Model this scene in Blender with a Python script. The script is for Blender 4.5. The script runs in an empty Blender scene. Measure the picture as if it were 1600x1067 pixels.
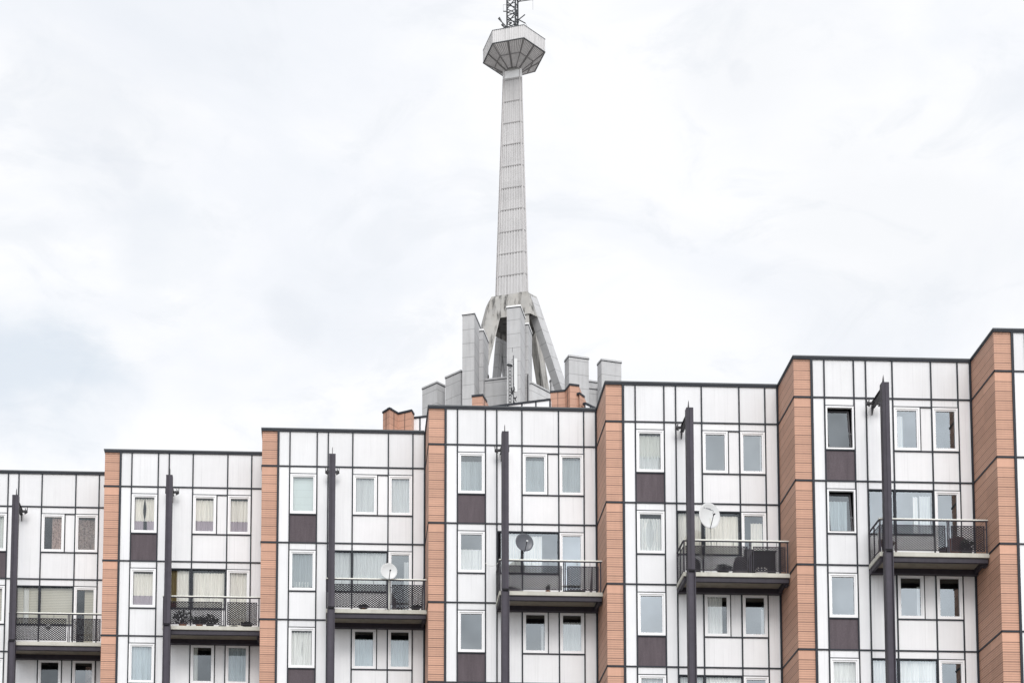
import bpy, bmesh, math, random
from mathutils import Vector, Matrix
R = math.radians
rnd = random.Random(11)
scene = bpy.context.scene
COL = scene.collection

# ------------------------------------------------------------------ helpers
def put(o, parent=None):
    COL.objects.link(o)
    if parent is not None:
        o.parent = parent
        if parent.type == 'EMPTY':
            o.matrix_parent_inverse = (Matrix.Translation(parent.location) @ Matrix.Rotation(parent.rotation_euler.z, 4, 'Z')).inverted()
    return o

def thing(name, label, cat, loc, group=None):
    o = bpy.data.objects.new(name, None); COL.objects.link(o)
    o.location = loc; o.empty_display_size = .3
    o['label'] = label; o['category'] = cat
    if group: o['group'] = group
    return o

class MB:
    def __init__(s): s.v = []; s.f = []; s.t = []
    def quad(s, a, b, c, d, tone=1.0):
        n = len(s.v); s.v += [tuple(a), tuple(b), tuple(c), tuple(d)]; s.f.append((n, n+1, n+2, n+3)); s.t.append(tone)
    def poly(s, pts, tone=1.0):
        n = len(s.v); s.v += [tuple(p) for p in pts]; s.f.append(tuple(range(n, n+len(pts)))); s.t.append(tone)
    def box(s, x0, x1, y0, y1, z0, z1, tone=1.0):
        s.hexa([(x0,y0,z0),(x1,y0,z0),(x1,y1,z0),(x0,y1,z0),(x0,y0,z1),(x1,y0,z1),(x1,y1,z1),(x0,y1,z1)], tone)
    def hexa(s, p, tone=1.0):
        n = len(s.v); s.v += [tuple(q) for q in p]
        for q in ((0,3,2,1),(4,5,6,7),(0,1,5,4),(1,2,6,5),(2,3,7,6),(3,0,4,7)):
            s.f.append(tuple(n+i for i in q)); s.t.append(tone)
    def prism(s, poly, z0, z1, tone=1.0):
        n = len(s.v); k = len(poly)
        s.v += [(p[0], p[1], z0) for p in poly] + [(p[0], p[1], z1) for p in poly]
        s.f.append(tuple(n+i for i in reversed(range(k)))); s.t.append(tone)
        s.f.append(tuple(n+k+i for i in range(k))); s.t.append(tone)
        for i in range(k):
            j = (i+1) % k
            s.f.append((n+i, n+j, n+k+j, n+k+i)); s.t.append(tone)
    def loft(s, A, B, caps=True, tone=1.0):
        n = len(s.v); k = len(A); s.v += [tuple(p) for p in A] + [tuple(p) for p in B]
        for i in range(k):
            j = (i+1) % k; s.f.append((n+i, n+j, n+k+j, n+k+i)); s.t.append(tone)
        if caps:
            s.f.append(tuple(n+i for i in reversed(range(k)))); s.t.append(tone)
            s.f.append(tuple(n+k+i for i in range(k))); s.t.append(tone)
    def bar(s, p, q, w, h=None, up=(0,0,1), tone=1.0):
        p = Vector(p); q = Vector(q); d = (q-p).normalized(); h = h or w
        u = Vector(up)
        if abs(d.dot(u)) > .95: u = Vector((0,1,0))
        a = d.cross(u).normalized()*w/2; b = a.cross(d).normalized()*h/2
        s.loft([p-a-b, p+a-b, p+a+b, p-a+b], [q-a-b, q+a-b, q+a+b, q-a+b], True, tone)
    def tube(s, pts, r, seg=8, r2=None):
        pts = [Vector(p) for p in pts]; rings = []
        for i, p in enumerate(pts):
            d = (pts[min(i+1, len(pts)-1)] - pts[max(i-1, 0)]).normalized()
            u = Vector((0,0,1)) if abs(d.z) < .9 else Vector((1,0,0))
            a = d.cross(u).normalized(); b = a.cross(d)
            rr = r if r2 is None else r + (r2-r)*i/(len(pts)-1)
            rings.append([p + (a*math.cos(t) + b*math.sin(t))*rr for t in [2*math.pi*k/seg for k in range(seg)]])
        n = len(s.v)
        for g in rings: s.v += [tuple(q) for q in g]
        for i in range(len(rings)-1):
            for k in range(seg):
                l = (k+1) % seg
                s.f.append((n+i*seg+k, n+i*seg+l, n+(i+1)*seg+l, n+(i+1)*seg+k)); s.t.append(1.0)
        s.f.append(tuple(n+k for k in reversed(range(seg)))); s.t.append(1.0)
        m = n+(len(rings)-1)*seg
        s.f.append(tuple(m+k for k in range(seg))); s.t.append(1.0)
    def obj(s, name, mat, parent=None, label=None, smooth=False, bevel=0):
        me = bpy.data.meshes.new(name); me.from_pydata(s.v, [], s.f)
        at = me.attributes.new('tone', 'FLOAT', 'FACE')
        at.data.foreach_set('value', s.t)
        me.materials.append(mat)
        if smooth: me.polygons.foreach_set('use_smooth', [True]*len(me.polygons))
        if smooth:
            b_ = bmesh.new(); b_.from_mesh(me); bmesh.ops.remove_doubles(b_, verts=b_.verts, dist=.0005); bmesh.ops.recalc_face_normals(b_, faces=b_.faces); b_.to_mesh(me); b_.free()
        me.update()
        o = bpy.data.objects.new(name, me)
        if label: o['label'] = label
        if bevel:
            m = o.modifiers.new('bevel', 'BEVEL'); m.width = bevel; m.segments = 2; m.limit_method = 'ANGLE'
        return put(o, parent)

def top(o, label, cat, group=None):
    o['label'] = label; o['category'] = cat
    if group: o['group'] = group
    return o

# ------------------------------------------------------------------ materials
class G:
    """tiny node graph builder"""
    def __init__(s, name):
        s.m = bpy.data.materials.new(name); s.m.use_nodes = True
        s.nt = s.m.node_tree; s.nt.nodes.clear()
        s.out = s.nt.nodes.new('ShaderNodeOutputMaterial')
    def n(s, t, **k):
        q = s.nt.nodes.new('ShaderNode'+t)
        for a, b in k.items(): setattr(q, a, b)
        return q
    def l(s, a, b): s.nt.links.new(a, b)
    def val(s, sock, v):
        if hasattr(v, 'links') or hasattr(v, 'is_linked'): s.l(v, sock)
        else: sock.default_value = v
    def math(s, op, a, b=0.0, c=None, clamp=False):
        q = s.n('Math', operation=op); q.use_clamp = clamp
        s.val(q.inputs[0], a); s.val(q.inputs[1], b)
        if c is not None: s.val(q.inputs[2], c)
        return q.outputs[0]
    def coord(s, scale=(1,1,1), kind='Object'):
        t = s.n('TexCoord'); m = s.n('Mapping'); m.inputs['Scale'].default_value = scale
        s.l(t.outputs[kind], m.inputs[0]); return m.outputs[0]
    def noise(s, vec, scale, detail=4, rough=.55, dist=0):
        q = s.n('TexNoise'); s.l(vec, q.inputs['Vector']); q.inputs['Scale'].default_value = scale
        q.inputs['Detail'].default_value = detail; q.inputs['Roughness'].default_value = rough; q.inputs['Distortion'].default_value = dist
        return q.outputs['Fac']
    def ramp(s, fac, stops):
        q = s.n('ValToRGB'); s.l(fac, q.inputs[0]); e = q.color_ramp.elements
        while len(e) < len(stops): e.new(.5)
        for a, (p, c) in zip(e, stops):
            a.position = p; a.color = (c[0], c[1], c[2], 1) if hasattr(c, '__len__') else (c, c, c, 1)
        return q.outputs[0]
    def mix(s, fac, a, b, mode='MIX'):
        q = s.n('Mix', data_type='RGBA', blend_type=mode); s.val(q.inputs[0], fac)
        for i, v in ((6, a), (7, b)):
            if isinstance(v, (tuple, list)): q.inputs[i].default_value = (v[0], v[1], v[2], 1)
            else: s.l(v, q.inputs[i])
        return q.outputs[2]
    def bump(s, h, strength=.3, dist=.01):
        q = s.n('Bump'); q.inputs['Strength'].default_value = strength; q.inputs['Distance'].default_value = dist
        s.l(h, q.inputs['Height']); return q.outputs[0]
    def tone(s):
        q = s.n('Attribute', attribute_name='tone'); return q.outputs['Fac']
    def bsdf(s, col, rough=.6, metal=0, normal=None, spec=.5):
        q = s.n('BsdfPrincipled'); s.val(q.inputs['Base Color'], col if not isinstance(col, tuple) else (*col, 1))
        s.val(q.inputs['Roughness'], rough); q.inputs['Metallic'].default_value = metal
        q.inputs['Specular IOR Level'].default_value = spec
        if normal is not None: s.l(normal, q.inputs['Normal'])
        return q
    def done(s, sh): s.l(sh, s.out.inputs[0]); return s.m

def scale_col(g, col, f):
    q = g.n('Vector' + 'Math', operation='SCALE')
    if isinstance(col, tuple): q.inputs[0].default_value = col
    else: g.l(col, q.inputs[0])
    g.val(q.inputs['Scale'], f); return q.outputs[0]

def mat_simple(name, col, rough=.6, metal=0, var=.12, scale=3, streak=0, bump=0, spec=.5):
    g = G(name); v = g.coord(); n = g.noise(v, scale, 5)
    f = g.math('ADD', g.math('MULTIPLY', g.math('SUBTRACT', n, .5), var*2), 1.0)
    if streak:
        n2 = g.noise(g.coord((6, 6, .35)), 2.2, 4)
        f = g.math('ADD', f, g.math('MULTIPLY', g.math('SUBTRACT', n2, .5), streak*2))
    f = g.math('MULTIPLY', f, g.tone())
    c = scale_col(g, col, f)
    nm = g.bump(g.noise(v, scale*12, 3), bump, .01) if bump else None
    return g.done(g.bsdf(c, rough, metal, nm, spec).outputs[0])

def mat_panel():
    g = G('white_facade_panel'); v = g.coord()
    n1 = g.noise(v, .9, 4); n2 = g.noise(g.coord((9, 9, .5)), 1.2, 5); n3 = g.noise(v, 26, 2)
    f = g.math('ADD', 1.0, g.math('MULTIPLY', g.math('SUBTRACT', n1, .5), .16))
    f = g.math('ADD', f, g.math('MULTIPLY', g.math('SUBTRACT', n2, .5), .11))
    f = g.math('ADD', f, g.math('MULTIPLY', g.math('SUBTRACT', n3, .5), .03))
    n4 = g.noise(g.coord((13, 13, .22)), 1.3, 4, .6)
    f = g.math('SUBTRACT', f, g.math('MULTIPLY', g.math('SUBTRACT', n4, .58, clamp=True), .8))
    f = g.math('MULTIPLY', f, g.tone())
    c = scale_col(g, (.83, .832, .845), f)
    return g.done(g.bsdf(c, .42, 0, g.bump(n3, .06, .004), .4).outputs[0])

def mat_purple():
    g = G('dark_purple_panel'); v = g.coord()
    n1 = g.noise(v, 34, 3, .7); n2 = g.noise(g.coord((5, 5, .6)), 1.5, 4)
    f = g.math('ADD', .30, g.math('MULTIPLY', n1, .7)); f = g.math('ADD', f, g.math('MULTIPLY', n2, .7))
    c = scale_col(g, (.112, .092, .103), g.math('MULTIPLY', f, g.tone()))
    return g.done(g.bsdf(c, .6, spec=.15).outputs[0])

Z1, ZR, F = 28.373, 29.756, 2.8          # first floor line, roof line, storey height (above ground)
def mat_boards(name, rear=False):
    g = G(name); t = g.n('TexCoord'); sx = g.n('SeparateXYZ'); g.l(t.outputs['Object'], sx.inputs[0])
    x, y, z = sx.outputs
    if rear:
        p = g.math('FLOORED_MODULO', z, .42) if False else g.math('MODULO', z, .48)
        line = g.math('LESS_THAN', p, .04)
        idx = g.math('FLOOR', g.math('DIVIDE', z, .48))
        dark = g.math('SUBTRACT', 1.0, g.math('MULTIPLY', line, .35)); h = line
    else:
        p = g.math('MODULO', g.math('SUBTRACT', Z1 + F*8 - .03, z), F)      # depth below the floor line above
        q = g.math('SUBTRACT', p, .30)
        flat = g.math('LESS_THAN', q, -.006)
        r1 = g.math('MODULO', g.math('ADD', q, .078), .078)
        r4 = g.math('MODULO', g.math('ADD', q, .312), .312)
        fine = g.math('LESS_THAN', r1, .017); big = g.math('LESS_THAN', r4, .024)
        l1 = g.math('MAXIMUM', g.math('MULTIPLY', fine, .34), g.math('MULTIPLY', big, .66))
        # soft bevel below each lap, its shading put into colour and bump
        lap = g.math('MULTIPLY', g.math('SUBTRACT', 1.0, g.math('DIVIDE', r1, .078)), .10)
        l1 = g.math('ADD', l1, lap)
        l1 = g.math('MULTIPLY', l1, g.math('SUBTRACT', 1.0, flat))
        dark = g.math('SUBTRACT', 1.0, l1); h = dark
        idx = g.math('FLOOR', g.math('DIVIDE', q, .312))
    w = g.n('TexWhiteNoise', noise_dimensions='2D'); cmb = g.n('CombineXYZ')
    g.l(idx, cmb.inputs[0]); g.l(g.math('FLOOR', g.math('MULTIPLY', g.math('ADD', x, y), .37)), cmb.inputs[1])
    g.l(cmb.outputs[0], w.inputs['Vector'])
    n1 = g.noise(g.coord((1, 1, 3)), 3.0, 5); n2 = g.noise(g.coord((6, 6, .4)), 2, 4)
    f = g.math('ADD', .87, g.math('MULTIPLY', w.outputs['Value'], .15))
    f = g.math('ADD', f, g.math('MULTIPLY', g.math('SUBTRACT', n1, .5), .16))
    f = g.math('ADD', f, g.math('MULTIPLY', g.math('SUBTRACT', n2, .5), .14))
    f = g.math('MULTIPLY', f, g.tone()); f = g.math('MULTIPLY', f, dark)
    c = scale_col(g, (.63, .355, .248) if not rear else (.55, .31, .22), f)
    return g.done(g.bsdf(c, .62, 0, g.bump(h, .5, .012)).outputs[0])

def mat_concrete(name, base, stain=.2, joint=None, streaks=.25, warm=0.0):
    g = G(name); v = g.coord(); n1 = g.noise(v, .8, 6, .6); n2 = g.noise(v, 9, 4); n3 = g.noise(g.coord((1.6, 1.6, .10)), 1.6, 5, .65)
    f = g.math('ADD', 1.0, g.math('MULTIPLY', g.math('SUBTRACT', n1, .5), stain*2))
    f = g.math('ADD', f, g.math('MULTIPLY', g.math('SUBTRACT', n2, .5), .12))
    f = g.math('SUBTRACT', f, g.math('MULTIPLY', g.math('SUBTRACT', n3, .48, clamp=True), streaks*4))
    if joint:
        t = g.n('TexCoord'); sx = g.n('SeparateXYZ'); g.l(t.outputs['Object'], sx.inputs[0])
        p = g.math('MODULO', sx.outputs[2], joint); line = g.math('LESS_THAN', p, .055)
        f = g.math('MULTIPLY', f, g.math('SUBTRACT', 1.0, g.math('MULTIPLY', line, .40)))
    f = g.math('MULTIPLY', f, g.tone())
    c = scale_col(g, base, f)
    if warm:
        n4 = g.noise(v, 1.1, 4); m = g.math('MULTIPLY', g.math('MULTIPLY', g.math('SUBTRACT', n4, .38, clamp=True), 4.0, clamp=True), warm, clamp=True)
        c = g.mix(m, c, scale_col(g, (base[0]*1.05, base[1]*.90, base[2]*.72), f))
    return g.done(g.bsdf(c, .85, 0, g.bump(n2, .25, .02)).outputs[0])

def mat_glass(name, refl, tint=(.965, .965, .965), rc=(.86, .93, .97)):
    g = G(name); v = g.coord()
    nm = g.bump(g.noise(v, .9, 2), .05, .02)
    gl = g.n('BsdfGlossy'); gl.inputs['Color'].default_value = (*rc, 1); gl.inputs['Roughness'].default_value = .03; g.l(nm, gl.inputs['Normal'])
    tr = g.n('BsdfTransparent'); tr.inputs['Color'].default_value = (*tint, 1)
    m = g.n('MixShader'); fr = g.n('LayerWeight'); fr.inputs['Blend'].default_value = .35
    n = g.noise(v, 1.4, 3)
    f = g.math('ADD', g.math('MULTIPLY', fr.outputs['Fresnel'], .5), g.math('ADD', refl, g.math('MULTIPLY', g.math('SUBTRACT', n, .5), .08)), clamp=True)
    g.l(f, m.inputs[0]); g.l(tr.outputs[0], m.inputs[1]); g.l(gl.outputs[0], m.inputs[2])
    return g.done(m.outputs[0])

def mat_curtain(name, c1, c2=None, kind='fold'):
    g = G(name); v = g.coord((1, 1, 1))
    if kind == 'fold':
        n = g.noise(g.coord((17, 4, .6)), 1.0, 3, .5, .3)
        c = g.ramp(n, [(.30, tuple(a*.80 for a in c1)), (.62, c1)])  # fold shading put into the colour as soft vertical stripes
    elif kind == 'blind':
        t = g.n('TexCoord'); sx = g.n('SeparateXYZ'); g.l(t.outputs['Object'], sx.inputs[0])
        p = g.math('MODULO', sx.outputs[2], .062)
        c = g.mix(g.math('LESS_THAN', p, .014), c1, tuple(a*.55 for a in c1))
    elif kind == 'roller':
        t = g.n('TexCoord'); sx = g.n('SeparateXYZ'); g.l(t.outputs['Object'], sx.inputs[0])
        p = g.math('MODULO', sx.outputs[2], .27)
        c = g.mix(g.math('LESS_THAN', p, .012), c1, tuple(a*.86 for a in c1))
    elif kind == 'pattern':
        n = g.noise(v, 16, 5, .8, 1.5)
        c = g.ramp(n, [(.42, c1), (.55, c2)])
    return g.done(g.bsdf(c, .9, spec=.1).outputs[0])

def mat_leaf(name, col):
    g = G(name); v = g.coord(); n = g.noise(v, 22, 3)
    c = scale_col(g, col, g.math('MULTIPLY', g.math('ADD', .4, n), g.tone()))
    return g.done(g.bsdf(c, .6).outputs[0])

def mat_ribbed():
    g = G('ribbed_metal_cladding'); v = g.coord()
    n1 = g.noise(g.coord((3.2, 3.2, .16)), 1.6, 5, .6); n2 = g.noise(v, .5, 3); n3 = g.noise(g.coord((9, 9, .08)), 1.5, 3)
    f = g.math('ADD', .94, g.math('MULTIPLY', g.math('SUBTRACT', n2, .5), .2))
    f = g.math('SUBTRACT', f, g.math('MULTIPLY', g.math('SUBTRACT', n1, .5, clamp=True), 1.0))
    f = g.math('ADD', f, g.math('MULTIPLY', g.math('SUBTRACT', n3, .5), .22))
    f = g.math('MULTIPLY', f, g.tone())
    c = scale_col(g, (.62, .61, .61), f)
    return g.done(g.bsdf(c, .5, .0, None, .4).outputs[0])

M = dict(
    panel=mat_panel(), purple=mat_purple(), boards=mat_boards('orange_board_cladding'), rearboards=mat_boards('orange_tile_cladding', True),
    mull=mat_simple('slate_grey_metal', (.030, .034, .043), .5, .0, .15, 5, .10, 0, .2),
    cap=mat_simple('roof_edge_metal', (.10, .108, .118), .5, 0, .15, 3, 0, 0, .25),
    steel=mat_simple('painted_steel', (.050, .045, .057), .5, 0, .25, 4, .2, 0, .2),
    steeld=mat_simple('dark_steel', (.022, .020, .025), .5, .1, .15, 5),
    upvc=mat_simple('white_window_frame', (.90, .90, .91), .3, 0, .03, 4),
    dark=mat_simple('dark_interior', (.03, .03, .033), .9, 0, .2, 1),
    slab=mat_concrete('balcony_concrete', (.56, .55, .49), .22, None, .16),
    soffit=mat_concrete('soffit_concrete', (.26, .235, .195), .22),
    conc=mat_concrete('grey_concrete', (.50, .50, .505), .16, 1.35, .16),
    stain=mat_concrete('weathered_concrete', (.40, .392, .375), .30, None, 1.25, .12),
    lite=mat_simple('light_coping', (.86, .86, .86), .6),
    rib=mat_ribbed(), under=mat_simple('underside_cladding', (.80, .78, .79), .55, 0, .2, 3, .25),
    galv=mat_simple('galvanised_rail', (.74, .74, .68), .35, .35, .12, 6),
    mesh=mat_simple('expanded_metal', (.028, .026, .034), .5, .2, .15, 6),
    dishw=mat_simple('white_dish_paint', (.66, .67, .67), .4, 0, .06, 3),
    dishd=mat_simple('dark_dish_paint', (.085, .09, .105), .35, .1, .1, 3),
    black=mat_simple('black_plastic', (.02, .02, .023), .5, 0, .2, 6),
    chrome=mat_simple('silver_metal', (.7, .7, .7), .25, .7),
    terra=mat_simple('clay_pot', (.28, .13, .08), .8, 0, .2, 8),
    brown=mat_simple('dark_wood', (.11, .05, .045), .6, 0, .3, 8),
    cloth=mat_simple('grey_cloth', (.13, .12, .13), .9, 0, .3, 8),
    boxm=mat_simple('printed_carton', (.55, .52, .50), .8, 0, .3, 14),
    lead=mat_simple('mast_steel', (.05, .053, .058), .5, .3, .2, 3),
    leaf=mat_leaf('dark_leaves', (.045, .065, .035)), leafg=mat_leaf('grey_leaves', (.07, .075, .07)),
    whitew=mat_simple('rear_white_panel', (.83, .83, .85), .5, 0, .05, 2),
    roof=mat_simple('roof_felt', (.08, .08, .085), .9, 0, .2, 1),
    ink=mat_simple('print_ink', (.08, .09, .12), .6),
)
GL = {k: mat_glass('window_glass_'+n, r) for k, (n, r) in dict(
    lo=('faint', .06), mid=('soft', .15), hi=('mirror', .22), top=('bright', .34)).items()}
CU = dict(
    cream=mat_curtain('cream_net', (.93, .90, .82)), white=mat_curtain('white_net', (.94, .95, .92)),
    grey=mat_curtain('grey_net', (.72, .75, .74)), teal=mat_curtain('teal_net', (.46, .52, .53)),
    purple=mat_curtain('mauve_hem', (.50, .44, .49)), olive=mat_curtain('olive_drape', (.22, .17, .08)),
    red=mat_curtain('red_drape', (.16, .05, .04)), green=mat_curtain('greenish_net', (.72, .74, .69)),
    blue=mat_curtain('pale_blue_net', (.58, .67, .70)),
    brown=mat_curtain('brown_print', (.10, .05, .04), (.62, .48, .42), 'pattern'),
    brownd=mat_curtain('dark_print', (.06, .04, .035), (.42, .33, .29), 'pattern'),
    lace=mat_curtain('lace', (.45, .5, .48), (.9, .92, .88), 'pattern'),
    blind=mat_curtain('slat_blind', (.60, .57, .47), None, 'blind'), roller=mat_curtain('pale_blind', (.80, .88, .85), None, 'roller'))

# ------------------------------------------------------------------ the apartment block
X0, Y0, DX, DY = -14.2066, 66.2101, 5.8213, 2.0394
L = [0, .5724, .9894, 1.9558, 2.3506, 3.2221, 4.4910, 5.3649, 5.7781, DX]
def mod(i): return X0 + DX*i, Y0 - DY*i
NB = 7
bld = thing('apartment_building', 'stepped apartment building with white panels, dark grid lines and orange board cladding', 'building', (X0, Y0, 0))

GX = (L[5] + .69*(L[6]-L[5]))
def wall_part(i):
    X, Y = mod(i); mb = MB(); pu = MB(); bd = MB(); mg = MB(); ins = MB(); cap = MB()
    def cell(a, b, z0, z1, dark=False, tone=None):
        t = tone if tone else rnd.uniform(.955, 1.03)
        if dark:
            pu = MB(); pu.box(X+a, X+b, Y, Y+.08, z0, z1, t); pu.obj('dark_panel', M['purple'], bld)
        else: mb.box(X+a, X+b, Y, Y+.08, z0, z1, t)
    zt = ZR - .11
    for k in range(1, 8):
        cell(L[k], L[k+1], Z1+.002, zt, tone=rnd.uniform(.865, .905))
    nst = 10
    for s in range(nst):
        a = Z1 - F*s; b = a - F if s < nst-1 else 0
        b = max(b, 0)
        hi = a - .28; wb = a - 1.755
        for k in (1, 3, 7): cell(L[k], L[k+1]-(.0 if k < 7 else -.043), b, a, tone=(1.06 if k == 7 else None))  # last column toned lighter to offset shade from the next bay's wall
        cell(L[2], L[3], hi, a)
        vis = s < 4
        if not vis: cell(L[2], L[3], wb, hi)
        cell(L[2], L[3], b, wb, s % 2 == 0 and vis)
        if s % 2 == 0:
            cell(L[4], L[5], b, a)
            cell(L[5], L[6], hi, a); cell(L[6], L[7], hi, a)
            cell(GX, L[6], wb, hi); cell(L[5], L[6], b, wb); cell(L[6], L[7], b, wb)
            if not vis: cell(L[5], GX, wb, hi); cell(L[6], L[7], wb, hi)
            if i == 0 and s < 4: pass
        else:
            cell(L[4], L[5], hi, a); cell(L[5], L[6], hi, a); cell(L[6], L[7], hi, a)
            cell(L[4], L[5], b, wb); cell(L[5], L[6], b, wb)
            if not vis: cell(L[4], L[6], wb, hi); cell(L[6], L[7], b, hi)
    # grid of cover strips
    def V(x, w, z0, z1, d=.034): mg.box(X+x-w/2, X+x+w/2, Y-d, Y+.05, z0, z1)
    def H(x0, x1, z, h=.044, d=.030): mg.box(X+x0, X+x1, Y-d, Y+.05, z-h/2, z+h/2)
    V(L[1]+.006, .078, 0, ZR-.11, .040)
    for k in (2, 3, 5, 6, 7): V(L[k], .046, 0, ZR-.11)
    V(L[4], .046, 0, ZR-.11)
    V(L[8]+.015, .075, 0, ZR-.11, .042)
    for s in range(nst):
        a = Z1 - F*s
        H(L[1]+.02, L[8], a, .046)
        H(L[2], L[3], a-.28+.005, .036); H(L[2], L[3], a-1.755-.01, .04)
        if s % 2 == 0:
            H(L[5], L[7], a-.28+.005, .036); H(L[5], L[7], a-1.755-.01, .04)
            V(GX+.012, .036, a-1.755, a-.28, .028)
        else:
            H(L[4], L[7], a-.28+.005, .036); H(L[4], L[6], a-1.755-.01, .036)
        mg.box(X-.022, X+L[1], Y-.022, Y-.0005, a-.03, a+.03)
        if i > 0: mg.box(X-.022, X-.0005, Y-.022, Y+DY-.001, a-.03, a+.03)
    # edge under the roof cap
    mg.box(X-.018, X+DX-.02, Y-.046, Y+.05, ZR-.108, ZR-.040)
    if i > 0: mg.box(X-.018, X+.05, Y+.05, Y+DY-.05, ZR-.108, ZR-.040)
    cap.box(X-.04, X+DX-.05, Y-.062, Y+.40, ZR-.040, ZR+.006)
    cap.box(X-.04, X+.40, Y+.40, Y+DY+.335, ZR-.040, ZR+.006)
    # boards: front strip and side return
    bd.box(X, X+L[1]-.03, Y, Y+.12, 0, ZR-.06)
    bd.box(X, X+.12, Y+.12, Y+DY+.06, 0, ZR-.06, .97)  # side return toned slightly darker, shade put into its colour
    mb.obj('white_panel_wall', M['panel'], bld)
    bd.obj('board_cladding', M['boards'], bld); mg.obj('cover_strip_grid', M['mull'], bld)
    cap.obj('roof_edge', M['cap'], bld)
    # dark rooms behind, and the roof deck
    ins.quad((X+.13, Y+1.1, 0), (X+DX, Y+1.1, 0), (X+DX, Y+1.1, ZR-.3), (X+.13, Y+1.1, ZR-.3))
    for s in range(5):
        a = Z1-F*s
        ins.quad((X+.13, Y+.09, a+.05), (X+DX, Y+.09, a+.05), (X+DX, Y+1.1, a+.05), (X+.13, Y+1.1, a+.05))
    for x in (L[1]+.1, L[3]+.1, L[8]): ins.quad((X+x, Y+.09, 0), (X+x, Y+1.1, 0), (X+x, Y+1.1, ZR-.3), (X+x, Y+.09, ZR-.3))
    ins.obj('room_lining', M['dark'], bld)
for i in range(NB): wall_part(i)
rf = MB()
for i in range(NB):
    X, Y = mod(i); rf.box(X+.1, X+DX+.1, Y+.12, Y0+12, ZR-.6, ZR-.4+.001*i)
rf.obj('flat_roof', M['roof'], bld)
bw = MB(); bw.box(X0, X0+.2, Y0+DY, Y0+12, 0, ZR-.4); bw.box(X0, X0+DX*NB, Y0+12, Y0+12.2, 0, ZR-.4); bw.box(X0+DX*NB-.2+.1, X0+DX*NB+.1, Y0-DY*6+.2, Y0+12, 0, ZR-.4)
bw.obj('rear_wall', M['whitew'], bld)

def ring(mb, x0, x1, z0, z1, w, y0, y1, tone=1.0):
    mb.box(x0, x1, y0, y1, z1-w, z1, tone); mb.box(x0, x1, y0, y1, z0, z0+w, tone)
    mb.box(x0, x0+w, y0, y1, z0+w, z1-w, tone); mb.box(x1-w, x1, y0, y1, z0+w, z1-w, tone)

def drape(parent, X, Y, x0, x1, z0, z1, kind, dy=.09, amp=.017, taper=0):
    mb = MB(); n = max(4, int((x1-x0)/.02)); rows = 6; ph = rnd.uniform(0, 6)
    def P(i, j):
        u = i/n; v = j/rows
        x = x0 + (x1-x0)*u
        if taper: x = x0 + (x1-x0)*(u if taper > 0 else u)*(1 - abs(taper)*math.sin(v*math.pi)*(.9)) + (0 if taper > 0 else (x1-x0)*abs(taper)*math.sin(v*math.pi)*.9)
        y = Y + dy + amp*math.sin(u*(x1-x0)*62 + ph + .6*math.sin(v*3)) + amp*.5*math.sin(u*23+ph)
        return (X+x, y, z1 + (z0-z1)*v)
    for i in range(n):
        for j in range(rows): mb.quad(P(i, j), P(i, j+1), P(i+1, j+1), P(i+1, j))
    if kind in ('blind', 'roller'):
        mb = MB(); mb.quad((X+x0, Y+.10, z0), (X+x1, Y+.10, z0), (X+x1, Y+.10, z1), (X+x0, Y+.10, z1))
    mb.obj('blind' if kind in ('blind', 'roller') else 'curtain', CU[kind], parent)

# window contents: list of (x from, x to, z from, z to, curtain), fractions of the pane (z from the top)
def window(i, s, a, b, za, zb, glass='mid', stuff=(), tilt=0, name='window', label=None):
    X, Y = mod(i); x0, x1 = L[a]+.024 if isinstance(a, int) else a, (L[b]-.024 if isinstance(b, int) else b-.008)
    top_, bot = za-.012, zb+.012
    fr = MB()
    ring(fr, X+x0, X+x1, bot, top_, .052, Y-.038, Y+.06)
    ix0, ix1, iz0, iz1 = x0+.055, x1-.055, bot+.055, top_-.055
    if not tilt:
        ring(fr, X+ix0, X+ix1, iz0, iz1, .046, Y-.018, Y+.05, .97)
        f = fr.obj(name, M['upvc'], bld, label)
        g = MB(); y = Y+.02
        px0, px1, pz0, pz1 = ix0+.04, ix1-.04, iz0+.04, iz1-.04
        g.quad((X+px0, y, pz0), (X+px1, y, pz0), (X+px1, y, pz1), (X+px0, y, pz1))
        g.obj('pane', GL[glass], f)
        if name == 'balcony_door':
            h = MB(); h.box(X+ix0+.012, X+ix0+.032, Y-.06, Y-.018, iz0+1.0, iz0+1.14); h.obj('handle', M['chrome'], f)
    else:
        f = fr.obj(name, M['upvc'], bld, label)
        px0, px1, pz0, pz1 = ix0, ix1, iz0, iz1
        sh = MB(); hgt = iz1-iz0; k = math.tan(R(tilt))
        ring(sh, X+ix0+.01, X+ix1-.03, iz0+.01, iz1-.03, .042, Y+.0, Y+.045)
        sh.v = [(vx - (vz-iz0)*.035, vy + (vz-iz0)*k, vz - .02) for vx, vy, vz in sh.v]
        so = sh.obj('tilted_sash', M['steeld'], f)
        g = MB(); g.quad((X+ix0+.05, Y+.03, iz0+.05), (X+ix1-.07, Y+.03, iz0+.05), (X+ix1-.07, Y+.03, iz1-.07), (X+ix0+.05, Y+.03, iz1-.07))
        g.v = [(vx - (vz-iz0)*.035, vy + (vz-iz0)*k, vz-.02) for vx, vy, vz in g.v]
        g.obj('pane', GL[glass], f)
        st = MB(); st.bar((X+ix1-.02, Y+.0, iz0+.35*hgt), (X+ix1-.10, Y+.04+k*.3*hgt, iz0+.37*hgt), .012); st.obj('stay', M['chrome'], f)
    w, h = px1-px0, pz1-pz0
    for c in stuff:
        drape(f, X, Y, px0+w*c[0], px0+w*c[1], pz1-h*c[3], pz1-h*c[2], c[4],   .085 + .02*rnd.random() + (.14 if tilt else 0), taper=(c[5] if len(c) > 5 else 0))
    return f

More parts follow.
